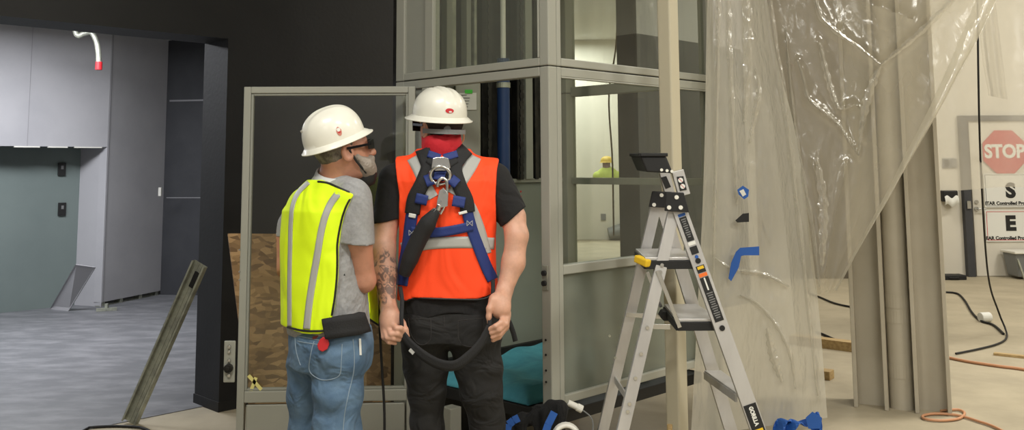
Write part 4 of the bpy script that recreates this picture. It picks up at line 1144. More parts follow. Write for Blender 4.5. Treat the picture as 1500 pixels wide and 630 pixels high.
M['orange_v'] = mat('orange mesh vest', (255, 74, 22), .75, bump=(420, .12), folds=(6, 1, .45))
M['lime_v'] = mat('lime mesh vest', (222, 250, 14), .75, bump=(420, .12), folds=(6, 1, .4))
for k_ in ('orange_v', 'lime_v'):   # fluorescent cloth is brighter than ordinary dye
    b_ = M[k_].node_tree.nodes['Principled BSDF']; c_ = b_.inputs['Base Color'].default_value
M['reflect'] = mat('grey reflective tape', (168, 168, 164), .45, bump=(300, .05))
M['tee_b'] = mat('black cotton', (20, 19, 20), .9, bump=(60, .2), folds=(7, .6, .8))
M['tee_a'] = mat('heather grey cotton', (150, 150, 150), .9, bump=(90, .2), var=(90, (142, 142, 143), .4, .6), folds=(7, .7, .8))
M['collar_a'] = mat('pale grey collar', (196, 196, 198), .9)
M['jeans_b'] = mat('black denim', (19, 18, 17), .85, bump=(240, .1), var=(5, (29, 27, 26), .5, .8), folds=(8, .8, 1.3))
M['jeans_a'] = mat('blue denim', (66, 92, 120), .85, bump=(240, .12), var=(6, (104, 130, 154), .38, .72), folds=(8, .8, 1.3))
M['stitch'] = mat('denim stitch', (130, 146, 160), .9)
M['stitch_b'] = mat('black denim stitch', (44, 41, 40), .9)
M['web_blue'] = mat('blue webbing', (28, 48, 112), .65, bump=(300, .2))
M['web_black'] = mat('black webbing pad', (26, 26, 28), .8, bump=(200, .2))
M['boot'] = mat('brown boot leather', (70, 52, 38), .6)
M['lens'] = mat('dark lens', (16, 16, 18), .15)
M['skin_b'] = None
def frame(yaw, pitch, roll=0):       # columns right, forward, up ; yaw > 0 turns left, pitch > 0 looks up
    return Matrix.Rotation(yaw, 3, 'Z') @ Matrix.Rotation(pitch, 3, 'X') @ Matrix.Rotation(roll, 3, 'Y')
def head(v, c, R, hairy=None):
    L = lambda x, y, z: c + R @ Vector((x, y, z))
    v.ell(L(0, -.008, .03), (.074, .094, .092), R, .02)
    v.ell(L(0, .03, -.03), (.060, .062, .085), R, .03)
    v.ell(L(0, .048, -.088), (.042, .042, .03), R, .03)
    v.cone(L(0, .092, .005), L(0, .112, -.034), .009, .014, .012)
    for s in (-1, 1):
        v.cone(L(s * .004, .104, -.036), L(s * .014, .1, -.038), .008, .008, .008)
        v.cone(L(s * .012, .084, .022), L(s * .044, .074, .02), .010, .009, .012)
        v.ell(L(s * .031, .098, .002), (.015, .012, .010), R, .008, sub=True)
        v.ell(L(s * .075, -.008, -.012), (.010, .024, .034), R, .008)
        v.ell(L(s * .083, -.006, -.012), (.006, .012, .02), R, .005, sub=True)
    v.cone(L(-.02, .088, -.060), L(.02, .088, -.060), .007, .007, .008)
    v.cone(L(-.018, .085, -.072), L(.018, .085, -.072), .008, .008, .008)
    return L
def hat(c, R, parent, ridge=.006, a=.108, b=.128, H=.128, br=.020, brf=.026):
    def pt(th, v, off=0):
        cx, sy = cos(th), sin(th)
        if v <= 1:
            ph = v * pi / 2; r = sin(ph) ** .86; z = H * max(cos(ph), 0) ** .80
            x, y = a * r * cx, b * r * sy
            if z > .03:
                k = min(1, (z - .03) / .05)
                for rx, am in ((0, 1), (.036, .7), (-.036, .7)):
                    z += ridge * am * k * math.exp(-((x - rx) / .010) ** 2)
        else:
            t = v - 1; e = brf if sy > 0 else br
            ext = (br + (e - br) * abs(sy) ** 1.5 + (.018 if sy > .3 else 0) * max(sy, 0) ** 3) * t
            x, y = (a + ext + .004 * t) * cx, (b + ext) * sy; z = -.020 * t ** 1.2 + .004 * (t > .97)
        n = Vector((x / a, y / b, z / H * 1.2)); n = n.normalized() if n.length > 1e-6 else Vector((0, 0, 1))
        return c + R @ (Vector((x, y, z)) + n * off)
    m = MB(); NT = 64; vs = [i / 22 for i in range(23)] + [1 + i / 6 for i in range(1, 7)]
    o = 0
    for v in vs:
        for k in range(NT): m.v.append(pt(2 * pi * k / NT, max(v, .002)))
    for i in range(len(vs) - 1):
        for k in range(NT):
            k2 = (k + 1) % NT; m.f.append((i * NT + k, (i + 1) * NT + k, (i + 1) * NT + k2, i * NT + k2))
    m.f.append(tuple(range(NT)))
    h = m.build('hard_hat', M['hat'], parent, smooth=True, recalc=True)
    md = h.modifiers.new('s', 'SOLIDIFY'); md.thickness = .004; md.offset = -1
    def find(px, py):
        best = None
        for i in range(120):
            for k in range(8, 60):
                th, v = 2 * pi * i / 120, k / 60
                q = pt(th, v); u, w = proj(q); d = (u - px) ** 2 + (w - py) ** 2
                if d < 9 and (best is None or q.y < best[0]): best = (q.y, th, v)
        return (best[1], best[2]) if best else (4.7, .7)
    return h, pt, find
def patch(pt, th, v, dth, dv, off, name, m, parent, shape='oval'):
    mb = MB(); n = 24
    mb.v.append(pt(th, v, off))
    for ring in (.5, 1):
        for k in range(n):
            a = 2 * pi * k / n; r = ring
            if shape == 'shield': r *= 1.0 - .25 * (sin(a) > .3) * abs(cos(a))
            mb.v.append(pt(th + dth * cos(a) * r, v - dv * sin(a) * r, off))
    for k in range(n):
        k2 = (k + 1) % n; mb.f.append((0, 1 + k, 1 + k2)); mb.f.append((1 + k, 1 + n + k, 1 + n + k2, 1 + k2))
    return mb.build(name, m, parent, smooth=True)
def strap(vol, pts, w, off, name, m, parent, th=.004, n=40, Y0=3.2, Y1=4.2, smooth=5, mm=4):
    c = spline([tuple(p) + ((w,) if len(p) == 2 else ()) for p in pts], n); rows = []
    for i in range(n):
        a, b = c[max(i - 1, 0)], c[min(i + 1, n - 1)]; t = np.array([b[0] - a[0], b[1] - a[1]]); t = t / max(np.linalg.norm(t), 1e-6); q = np.array([-t[1], t[0]])
        row = []
        for j in range(mm + 1):
            s = (j / mm - .5) * c[i][2]; x, y = c[i][0] + q[0] * s, c[i][1] + q[1] * s
            h = vol.hit(x, y, off, Y0, Y1); row.append([x, y, h.y if h else None])
        rows.append(row)
    ys = np.array([[np.nan if q[2] is None else q[2] for q in r] for r in rows])
    for r in range(len(ys)):
        ok = ~np.isnan(ys[r])
        ys[r] = np.interp(np.arange(mm + 1), np.where(ok)[0], ys[r][ok]) if ok.any() else np.nan
    ok = ~np.isnan(ys[:, 0])
    if not ok.any(): return None
    for j in range(mm + 1): ys[:, j] = np.interp(np.arange(n), np.where(ok)[0], ys[ok, j])
    lim = ys.copy()
    for _ in range(smooth): ys[1:-1] = (ys[:-2] + 2 * ys[1:-1] + ys[2:]) / 4
    mb = MB()
    for i in range(n):
        for j in range(mm + 1): mb.v.append(P(rows[i][j][0], rows[i][j][1], min(ys[i, j], lim[i, j] + .004)))
    for i in range(n - 1):
        for j in range(mm): q = i * (mm + 1) + j; mb.f.append((q, q + 1, q + mm + 2, q + mm + 1))
    return mb.build(name, m, parent, smooth=True, solid=th)
def line(vol, pts, r, off, name, m, parent, n=50, Y0=3.2, Y1=4.2):
    out = []; last = None
    for p in spline(pts, n):
        h = vol.hit(p[0], p[1], off, Y0, Y1)
        if h is None and last is not None: h = P(p[0], p[1], last)
        if h is not None: out.append(h); last = h.y
    for _ in range(2):
        out = [out[0]] + [(out[i - 1] + out[i] * 2 + out[i + 1]) / 4 for i in range(1, len(out) - 1)] + [out[-1]]
    return MB().tube(out, r, 6).build(name, m, parent, smooth=True)
def fold(d, X, Y, Z, amp, seed, sx=24, sz=14):
    return d + amp * wob(X + .35 * Z, Y, Z * (sz / sx), sx, seed)
def boots(v, feet, R):
    for c in feet:
        f = R @ Vector((0, 1, 0)); c = Vector(c)
        v.cone(c + Vector((0, 0, .28)), c + Vector((0, 0, .09)), .062, .055, .03)
        v.cone(c + f * -.05 + Vector((0, 0, .045)), c + f * .15 + Vector((0, 0, .042)), .045, .045, .03)
        v.cone(c + f * -.06 + Vector((0, 0, .02)), c + f * .165 + Vector((0, 0, .02)), .048, .05, .01)
    v.each(lambda d, X, Y, Z: np.maximum(d, .004 - Z))
FY = lambda py, Y=3.6: P(650, py, Y).z

# ---------------------------------------------------------------- worker in the orange vest
def worker_orange():
    ft = [P(624, 800, 3.68), P(716, 800, 3.66)]
    root = thing('person', ((ft[0].x + ft[1].x) / 2, 3.68, 0), 'person in orange safety vest, blue harness and white hard hat standing with back turned', 'person')
    wr = P(569, 450, 3.54); arm_mid = P(566, 408, 3.57)
    rl = Vector(root.location)
    sk = skin_mat('fair skin', (206, 158, 134), (arm_mid + Vector((0.002, -.02, .0)) - rl, (.06, .07, .125)))
    x0, x1 = P(530, 300, 3.6).x, P(795, 300, 3.6).x
    b = Vol((x0, 3.36, 0.0), (x1, 4.02, 1.84), .0038)
    Hc = P(645, 186, 3.67); R = frame(radians(36), radians(4))
    L = head(b, Hc, R)
    b.cone(Hc + Vector((0, .0, -.05)), P(649, 236, 3.69), .058, .066, .03)
    # trunk and legs inside the clothes
    b.loft([(FY(475), P(656, 475, 3.67).x, 3.67, .15, .08, 0), (FY(400), P(655, 400, 3.67).x, 3.67, .14, .08, 0), (FY(270), P(655, 270, 3.67).x, 3.67, .16, .085, 0), (FY(240), P(652, 240, 3.67).x, 3.67, .10, .06, 0)], .03)
    sL, sR = P(580, 270, 3.67), P(724, 268, 3.67)
    b.cone(sL, sR, .04, .04, .03)
    b.chain([sL, P(567, 320, 3.64), P(562, 366, 3.60), P(564, 398, 3.58), wr], [.042, .046, .043, .0435, .028], .02)
    wR = P(738, 428, 3.56)
    b.chain([sR, P(751, 318, 3.65), P(757, 345, 3.62), P(752, 385, 3.60), wR], [.042, .048, .043, .043, .030], .02)
    for hip, knee, an in ((P(624, 492, 3.67), P(624, 600, 3.66), ft[0]), (P(692, 492, 3.67), P(709, 600, 3.65), ft[1])):
        b.chain([hip, knee, Vector((an.x, an.y, .1))], [.075, .05, .04], .03)
    # left hand: back of the hand to the camera, strap pinched between thumb and curled fingers
    Y = 3.49
    b.chain([wr, P(572, 462, 3.515), P(573, 474, 3.50)], [.027, .031, .030], .02)
    b.ell(P(570, 470, 3.50), (.035, .022, .038), k=.02)
    def fing(pts, r): b.chain([P(*q) for q in pts], r, .006)
    fing(((582, 462, 3.505), (590, 474, 3.49), (594, 483, 3.475), (597, 493, 3.475)), [.014, .0115, .0105, .0085])
    fing(((574, 474, 3.49), (581, 481, 3.462), (587, 481, 3.462), (590, 488, 3.475)), [.0115, .0105, .0095, .008])
    fing(((568, 478, 3.49), (573, 489, 3.462), (582, 489, 3.460), (588, 493, 3.475)), [.0115, .0105, .0095, .008])
    fing(((563, 480, 3.495), (567, 494, 3.468), (577, 496, 3.464), (585, 498, 3.478)), [.011, .0100, .009, .0078])
    fing(((560, 478, 3.505), (562, 494, 3.482), (570, 501, 3.474), (579, 503, 3.482)), [.010, .009, .0085, .0075])
    # right hand: thumb ball toward us, fingers reaching down and across to the strap
    b.chain([wR, P(734, 440, 3.53), P(734, 452, 3.51)], [.029, .032, .030], .02)
    b.ell(P(733, 451, 3.51), (.036, .023, .040), k=.02); b.ell(P(724, 441, 3.51), (.022, .02, .028), k=.015)
    fing(((722, 440, 3.50), (717, 452, 3.49), (716, 464, 3.49), (717, 473, 3.495)), [.014, .012, .0105, .009])
    fing(((737, 464, 3.50), (735, 472, 3.475), (726, 478, 3.465), (716, 482, 3.475)), [.0115, .0105, .0095, .008])
    fing(((741, 464, 3.505), (741, 474, 3.482), (731, 483, 3.468), (719, 488, 3.475)), [.0115, .0105, .0095, .008])
    fing(((744, 462, 3.515), (742, 478, 3.492), (732, 489, 3.478), (721, 494, 3.480)), [.011, .0100, .009, .008])
    fing(((745, 458, 3.525), (742, 480, 3.505), (731, 494, 3.490), (722, 499, 3.490)), [.010, .009, .0085, .0075])
    b.each(lambda d, X, Y, Z: np.maximum(d, .06 - Z))
    b.build('body', sk, root)
    # hair, hat, gaiter, glasses
    hv = Vol(Hc - Vector((.14, .14, .16)), Hc + Vector((.14, .14, .14)), .004)
    hv.ell(Hc + R @ Vector((0, -.012, .03)), (.080, .099, .097), R, .01)
    Ri = R.transposed()
    hv.each(lambda d, X, Y, Z: np.maximum(d + .002 * wob(X, Y, Z, 90, 8), np.maximum(.0 + (Ri[1][0] * (X - Hc.x) + Ri[1][1] * (Y - Hc.y) + Ri[1][2] * (Z - Hc.z)) - .035 - .4 * (Ri[2][0] * (X - Hc.x) + Ri[2][1] * (Y - Hc.y) + Ri[2][2] * (Z - Hc.z)), -(Z - Hc.z) - .036)))
    hv.build('hair', M['hair_b'], root)
    Rh = frame(radians(36), radians(8), radians(-2))
    h, pt, find = hat(P(644, 169, 3.665), Rh, root, .006, .104, .122, .110, .020, .026)
    th, v = find(660, 164)
    lg = patch(pt, th, v, .16, .048, .0015, 'emblem', M['red_p'], h); patch(pt, th + .02, v + .022, .06, .016, .0025, 'emblem_mark', M['paper'], h)
    nk = [Hc + Vector((.004, -.012, -.031)), Hc + Vector((.006, -.010, -.060)), Hc + Vector((.008, -.004, -.085)), P(648, 222, 3.675), P(649, 232, 3.68)]
    g = MB(); g.tube(nk, [.074, .076, .078, .085, .098], 32, cap=False)
    for i, q in enumerate(g.v): q.y += .003 * sin(i * 1.7); q.z += .004 * sin(i * .9)
    g.build('neck_gaiter', M['gaiter'], root, smooth=True, solid=.006)
    # ratchet strap round the back of the head, ear loop, glasses
    s = MB(); ar = [Hc + R @ Vector((.086 * cos(a), -.012 + .107 * sin(a), -.016)) for a in np.linspace(-pi, 0, 30)]
    for p_, q_ in zip(ar[:-1], ar[1:]): s.beam(p_, q_, .018, .004, UP)
    s.build('ratchet_strap', M['grey_p'], root, smooth=False)
    kq = ar[15]; kb = P(655, 189, kq.y - .008); MB().tube([kb, kb + Vector((0, .02, 0))], .014, 14).build('ratchet_knob', M['grey_p'], root, bevel=.003)
    e_ = L(.082, .0, -.03); MB().tube([e_ + Vector((.012 + .014 * cos(a), .0, .026 * sin(a) - .008)) for a in np.linspace(0, 2 * pi, 20, endpoint=False)], .003, 6, closed=True).build('ear_loop', mat('tan ear loop', (196, 140, 96), .6), root, smooth=True)
    gl = MB()
    for sgn in (-1, 1):
        gl.beam(L(sgn * .081, .0, .006), L(sgn * .073, .09, .006), .010, .004, UP)
        gl.prism([L(sgn * .075, .088, .022), L(sgn * .010, .112, .022), L(sgn * .012, .110, -.022), L(sgn * .072, .088, -.020)], R @ Vector((0, .006, 0)))
    gl.build('safety_glasses', M['lens'], root)
    # shirt
    sv = Vol((x0, 3.36, FY(470)), (x1, 4.02, FY(215)), .0045)
    xs = lambda px, py: P(px, py, 3.67).x
    secs = [(FY(468), xs(660, 468), 3.67, .190, .122, 0), (FY(440), xs(657, 440), 3.67, .187, .120, 0), (FY(400), xs(655, 400), 3.67, .178, .116, 0), (FY(350), xs(655, 350), 3.67, .178, .118, 0),
            (FY(300), xs(655, 300), 3.67, .186, .124, 0), (FY(265), xs(654, 265), 3.67, .188, .118, 0), (FY(249), xs(654, 249), 3.675, .155, .10, 0), (FY(236), xs(652, 236), 3.68, .125, .085, 0), (FY(226), xs(650, 226), 3.68, .085, .07, 0)]
    sv.loft(secs, .02)
    sv.cone(P(590, 259, 3.675), P(640, 240, 3.68), .052, .05, .04); sv.cone(P(715, 258, 3.675), P(660, 240, 3.68), .052, .05, .04)
    torso = sv.copy()
    sv.cone(P(578, 263, 3.67), P(567, 332, 3.635), .062, .060, .04); sv.cone(P(726, 262, 3.67), P(755, 326, 3.645), .062, .061, .04)
    def sleeve_cut(d, X, Y, Z):
        a1, a2 = P(543, 329, 3.63), P(590, 319, 3.63); b1, b2 = P(735, 333, 3.64), P(770, 302, 3.64)
        def below(q1, q2):
            n = Vector((-(q2.z - q1.z), 0, q2.x - q1.x)).normalized(); return -((X - q1.x) * n.x + (Z - q1.z) * n.z)
        lft = np.maximum(below(a1, a2), X - P(588, 330, 3.65).x); rgt = np.maximum(below(b1, b2), P(731, 330, 3.65).x - X)
        cl = np.where(X < xs(600, 300), below(a1, a2) * (X < P(587, 330, 3.65).x) - (X >= P(587, 330, 3.65).x) * .1, -.1)
        cl = np.where(X > P(731, 330, 3.65).x, below(b1, b2), cl)
        d = np.maximum(d, cl)
        hem = FY(461) + .012 * np.sin((X - x0) * 22) 
        return np.maximum(fold(d, X, Y, Z, .007, 11), hem - Z)
    sv.each(sleeve_cut); sv.build('black_shirt', M['tee_b'], root)
    # vest
    vv = torso.copy()
    for q, k in ((P(579, 264, 3.67), P(573, 300, 3.65)), (P(725, 263, 3.67), P(738, 300, 3.65))): vv.cone(q, k, .060, .058, .04)
    zt = np.array([FY(p) for p in (470, 367, 287, 250, 233, 215)])
    lx = np.array([P(p, 300, 3.60).x for p in (580, 583, 586, 580, 577, 577)]); rx = np.array([P(p, 300, 3.60).x for p in (729, 727, 726, 728, 731, 731)])
    nkp = P(649, 232, 3.69)
    hz_x = np.array([P(p, 440, 3.56).x for p in (585, 597, 606, 650, 700, 716, 727)]); hz_z = np.array([P(650, p, 3.56).z for p in (443, 441, 436, 437, 438, 434, 428)])
    def vest_cut(d, X, Y, Z):
        z = Z[0, 0]; l = np.interp(z, zt[::1], lx)[None, None, :]; r = np.interp(z, zt, rx)[None, None, :]
        d = fold(d - .016, X, Y, Z, .010, 23, 20, 8)
        d = np.maximum(d, np.maximum(l - X, X - r))
        hem = np.interp(X[:, 0, 0], hz_x, hz_z)[:, None, None]
        d = np.maximum(d, hem - Z)
        rn = np.sqrt((X - nkp.x) ** 2 + (Y - nkp.y) ** 2)
        return np.maximum(d, np.where(Z > FY(240), .078 - rn, -.1))
    vv.each(vest_cut); vest = vv.build('orange_vest', M['orange_v'], root)
    hitv = vv.copy(); hitv.d = np.minimum(vv.d, sv.d)
    for pts in (((633, 219), (640, 212), (650, 210), (660, 213), (666, 219)),): line(hitv, pts, .004, .004, 'vest_binding', M['black'], root, Y0=3.45)
    line(vv, ((590, 441), (597, 441), (606, 437), (650, 438), (700, 439), (716, 435), (724, 430)), .0035, .001, 'vest_binding', M['black'], root)
    # reflective strips
    S_ = lambda pts, w, off, nm, m_, **k: strap(k.pop('vol', vv), pts, w, off, nm, M[m_], root, **k)
    S_(((696, 229), (688, 245), (676, 264), (664, 285)), 19, .0025, 'reflective_strip', 'reflect', th=.002)
    S_(((604, 231), (612, 246), (622, 268), (634, 290)), 17, .0025, 'reflective_strip', 'reflect', th=.002)
    S_(((676, 285), (690, 305), (702, 335), (712, 372)), 16, .0025, 'reflective_strip', 'reflect', th=.002)
    S_(((588, 364), (610, 360), (640, 356), (690, 355), (724, 357)), 17, .003, 'reflective_strip', 'reflect', th=.002)
    # harness
    HV = dict(vol=hitv)
    S_(((619, 219), (623, 231), (627, 246), (619, 268), (608, 290), (604, 313)), 21, .009, 'shoulder_pad', 'web_black', th=.008, **HV)
    S_(((684, 219), (673, 231), (666, 247), (672, 270), (682, 292), (685, 311)), 21, .009, 'shoulder_pad', 'web_black', th=.008, **HV)
    S_(((628, 232), (636, 238), (646, 246), (656, 254), (664, 262)), 14, .014, 'cross_strap', 'web_black', th=.006, **HV)
    S_(((668, 232), (658, 238), (648, 246), (637, 254), (626, 264)), 14, .014, 'cross_strap', 'web_black', th=.006, **HV)
    for pts, w in ((((627, 225), (645, 231)), 10), (((670, 225), (650, 231)), 10), (((623, 266), (634, 262)), 17), (((660, 262), (670, 270)), 15), (((609, 290), (626, 294)), 15), (((663, 294), (681, 297)), 16), (((636, 254), (652, 258)), 16)):
        S_(pts, w, .019, 'blue_patch', 'web_blue', th=.003, n=8, **HV)
    S_(((604, 309), (601, 330), (598, 355), (593, 385), (588, 418)), 17, .007, 'harness_strap', 'web_blue', th=.004, **HV)
    S_(((684, 309), (691, 335), (702, 365), (713, 392), (722, 410)), 16, .007, 'harness_strap', 'web_blue', th=.004, **HV)
    S_(((602, 339), (630, 341), (660, 338), (692, 331)), 14, .011, 'harness_strap', 'web_blue', th=.004, **HV)
    S_(((599, 315), (609, 317)), 6, .013, 'strap_keeper', 'paper', th=.003, n=6, **HV); S_(((672, 313), (684, 310)), 4, .016, 'strap_keeper', 'paper', th=.003, n=6, **HV)
    for cx_, cy_ in ((688, 327), (603, 341)):
        s = MB(); yv = hitv.hit(cx_, cy_, .018, 3.2, 4.2).y
        for a_, c_ in (((-4, -4), (4, 4)), ((-4, 4), (4, -4)), ((-4, -4), (-4, 4)), ((4, -4), (4, 4))): s.beam(P(cx_ + a_[0], cy_ + a_[1], yv), P(cx_ + c_[0], cy_ + c_[1], yv), .002, .001, Vector((.3, 0, .9)))
        s.build('box_stitch', M['reflect'], root)
    yb = hitv.hit(645, 250, .02, 3.2, 4.2).y
    pq = MB().prism([P(q[0], q[1], yb - .004) for q in ((634, 232), (640, 230), (650, 230), (657, 232), (660, 246), (655, 250), (637, 250), (632, 246))], (0, -.004, 0)).build('d_ring_plate', M['chrome'], root, bevel=.002)
    S_(((638, 235), (654, 235)), 8, .024, 'blue_patch', 'web_blue', th=.003, n=6, **HV)
    cr = P(645, 257, yb - .016); MB().tube([cr + Vector((.037 * cos(a), -.008 * sin(a) - .004, .034 * sin(a))) for a in np.linspace(0, 2 * pi, 36, endpoint=False)], .0062, 10, closed=True).build('d_ring', M['chrome'], root, smooth=True)
    hk = thing_part = MB(); yh = yb - .03
    hk.tube([Vector(q) for q in spline([tuple(P(x_, y_, yh)) for x_, y_ in ((641, 274), (642, 266), (648, 261), (654, 265), (655, 276), (654, 290), (654, 300))], 30)], .0062, 8)
    hk.prism([P(x_, y_, yh + .006) for x_, y_ in ((644, 279), (650, 275), (657, 284), (656, 302), (646, 304), (640, 300), (641, 292))], (0, -.013, 0))
    hk.tube([P(644, 300, yh), P(641, 308, yh)], .010, 10); hk.tube([P(652, 300, yh), P(649, 307, yh), P(645, 314, yh)], .005, 8)
    hko = hk.build('snap_hook', M['chrome'], root, bevel=.001)
    for q in ((651, 281), (645, 295)): MB().disc(P(*q, yh - .008), (0, -1, 0), .0045, .003, 10).build('rivet', M['grey_p'], hko)
    lp = [(640, 310), (630, 322), (618, 342), (607, 364), (598, 386), (592, 402)]
    pts = []
    for x_, y_ in lp:
        h_ = hitv.hit(x_, y_, .034, 3.2, 4.2); pts.append(tuple(h_ if h_ else P(x_, y_, pts[-1][1])))
    pts[0] = tuple(P(640, 308, yh + .01))
    pp = [Vector(q) for q in spline(pts, 30)]
    MB().tube(pp, [.014 + .019 * min(1, i / 6) - .012 * max(0, (i - 22) / 8) for i in range(30)], 12).build('shock_pack', M['web_black'], root, smooth=True)
    MB().tube(pp[:4], [.015, .017, .02, .021], 10).build('swivel_eye', M['grey_p'], root, smooth=True)
    # trousers
    pv = Vol((x0, 3.36, .06), (x1, 4.02, FY(452)), .0048)
    pv.loft([(FY(456), xs(659, 456), 3.67, .178, .112, 0), (FY(475), xs(659, 475), 3.668, .192, .122, 0), (FY(500), xs(659, 500), 3.665, .196, .124, 0)], .02)
    pv.ell(P(628, 484, 3.625), (.088, .075, .085), k=.04); pv.ell(P(688, 484, 3.622), (.088, .075, .085), k=.04)
    pv.chain([P(622, 496, 3.67), P(624, 540, 3.665), P(625, 575, 3.66), P(625, 620, 3.665), Vector((ft[0].x, 3.69, .3)), Vector((ft[0].x, 3.7, .08))], [.098, .084, .071, .064, .062, .066], .022)
    pv.chain([P(695, 496, 3.67), P(701, 540, 3.66), P(706, 575, 3.65), P(714, 620, 3.66), Vector((ft[1].x, 3.68, .3)), Vector((ft[1].x, 3.69, .08))], [.100, .088, .078, .066, .062, .066], .022)
    pv.each(lambda d, X, Y, Z: np.maximum(fold(d, X, Y, Z, .0075, 31, 24, 38), .085 - Z))
    pv.build('black_jeans', M['jeans_b'], root)
    for pts in (((598, 467), (602, 490), (615, 505), (630, 498), (631, 468)), ((600, 468), (616, 467), (631, 468)), ((671, 470), (673, 500), (690, 508), (706, 498), (709, 467)), ((671, 470), (690, 468), (709, 466)), ((650, 462), (651, 480))):
        line(pv, pts, .0018, .001, 'pocket_seam', M['stitch_b'], root)
    # leg strap held in both hands
    def loop(u, v):
        c = crv(((588, 486, 3.472), (600, 503, 3.462), (622, 522, 3.445), (645, 534, 3.44), (668, 535, 3.44), (690, 519, 3.45), (706, 500, 3.462), (717, 478, 3.472)), u)
        d = crv(((588, 486, 3.472), (600, 503, 3.462), (622, 522, 3.445), (645, 534, 3.44), (668, 535, 3.44), (690, 519, 3.45), (706, 500, 3.462), (717, 478, 3.472)), min(u + .01, 1))
        tx, ty = d[0] - c[0], d[1] - c[1]; l = sqrt(tx * tx + ty * ty) or 1
        if u > .99: tx, ty, l = .45, -.9, 1
        s = (v - .5) * (9 + 6 * sin(u * pi)); return P(c[0] - ty / l * s, c[1] + tx / l * s, c[2] + .01 * (v - .5))
    MB().grid(loop, 60, 3).build('leg_strap', M['web_black'], root, smooth=True, solid=.004)
    q = [P(600, 512, 3.455), P(606, 518, 3.452)]; MB().beam(q[0], q[1], .012, .003, (q[1] - q[0]).cross(Vector((0, 1, 0)))).build('strap_tag', M['reflect'], root)
    def end(u, v):
        c = crv(((738, 458, 3.60), (746, 472, 3.60), (752, 488, 3.60), (755, 500, 3.60)), u); s = (v - .5) * 7; return P(c[0] + s, c[1] - s * .3, c[2])
    MB().grid(end, 16, 2).build('strap_end', M['web_black'], root, smooth=True, solid=.004)
    def endl(u, v):
        c = crv(((586, 420, 3.53), (589, 440, 3.50), (588, 465, 3.47), (589, 486, 3.47)), u); s = (v - .5) * 6; return P(c[0] + s, c[1], c[2])
    MB().grid(endl, 16, 2).build('strap_end', M['web_black'], root, smooth=True, solid=.003)
    def endr(u, v):
        c = crv(((722, 410, 3.55), (722, 430, 3.53), (719, 455, 3.50), (717, 478, 3.475)), u); s = (v - .5) * 6; return P(c[0] + s, c[1], c[2])
    MB().grid(endr, 16, 2).build('strap_end', M['web_black'], root, smooth=True, solid=.003)
    MB().tube([Vector(q) for q in spline([tuple(P(*q)) for q in ((557, 430, 3.66), (556, 470, 3.63), (559, 530, 3.62), (563, 600, 3.62), (563, 660, 3.62))], 30)], .005, 8).build('hanging_cord', M['black'], root, smooth=True)
    bv = Vol((x0, 3.5, 0), (x1, 4.0, .36), .007); boots(bv, [(ft[0].x, 3.69, 0), (ft[1].x, 3.68, 0)], frame(0, 0)); bv.build('boots', M['boot'], root)
worker_orange()

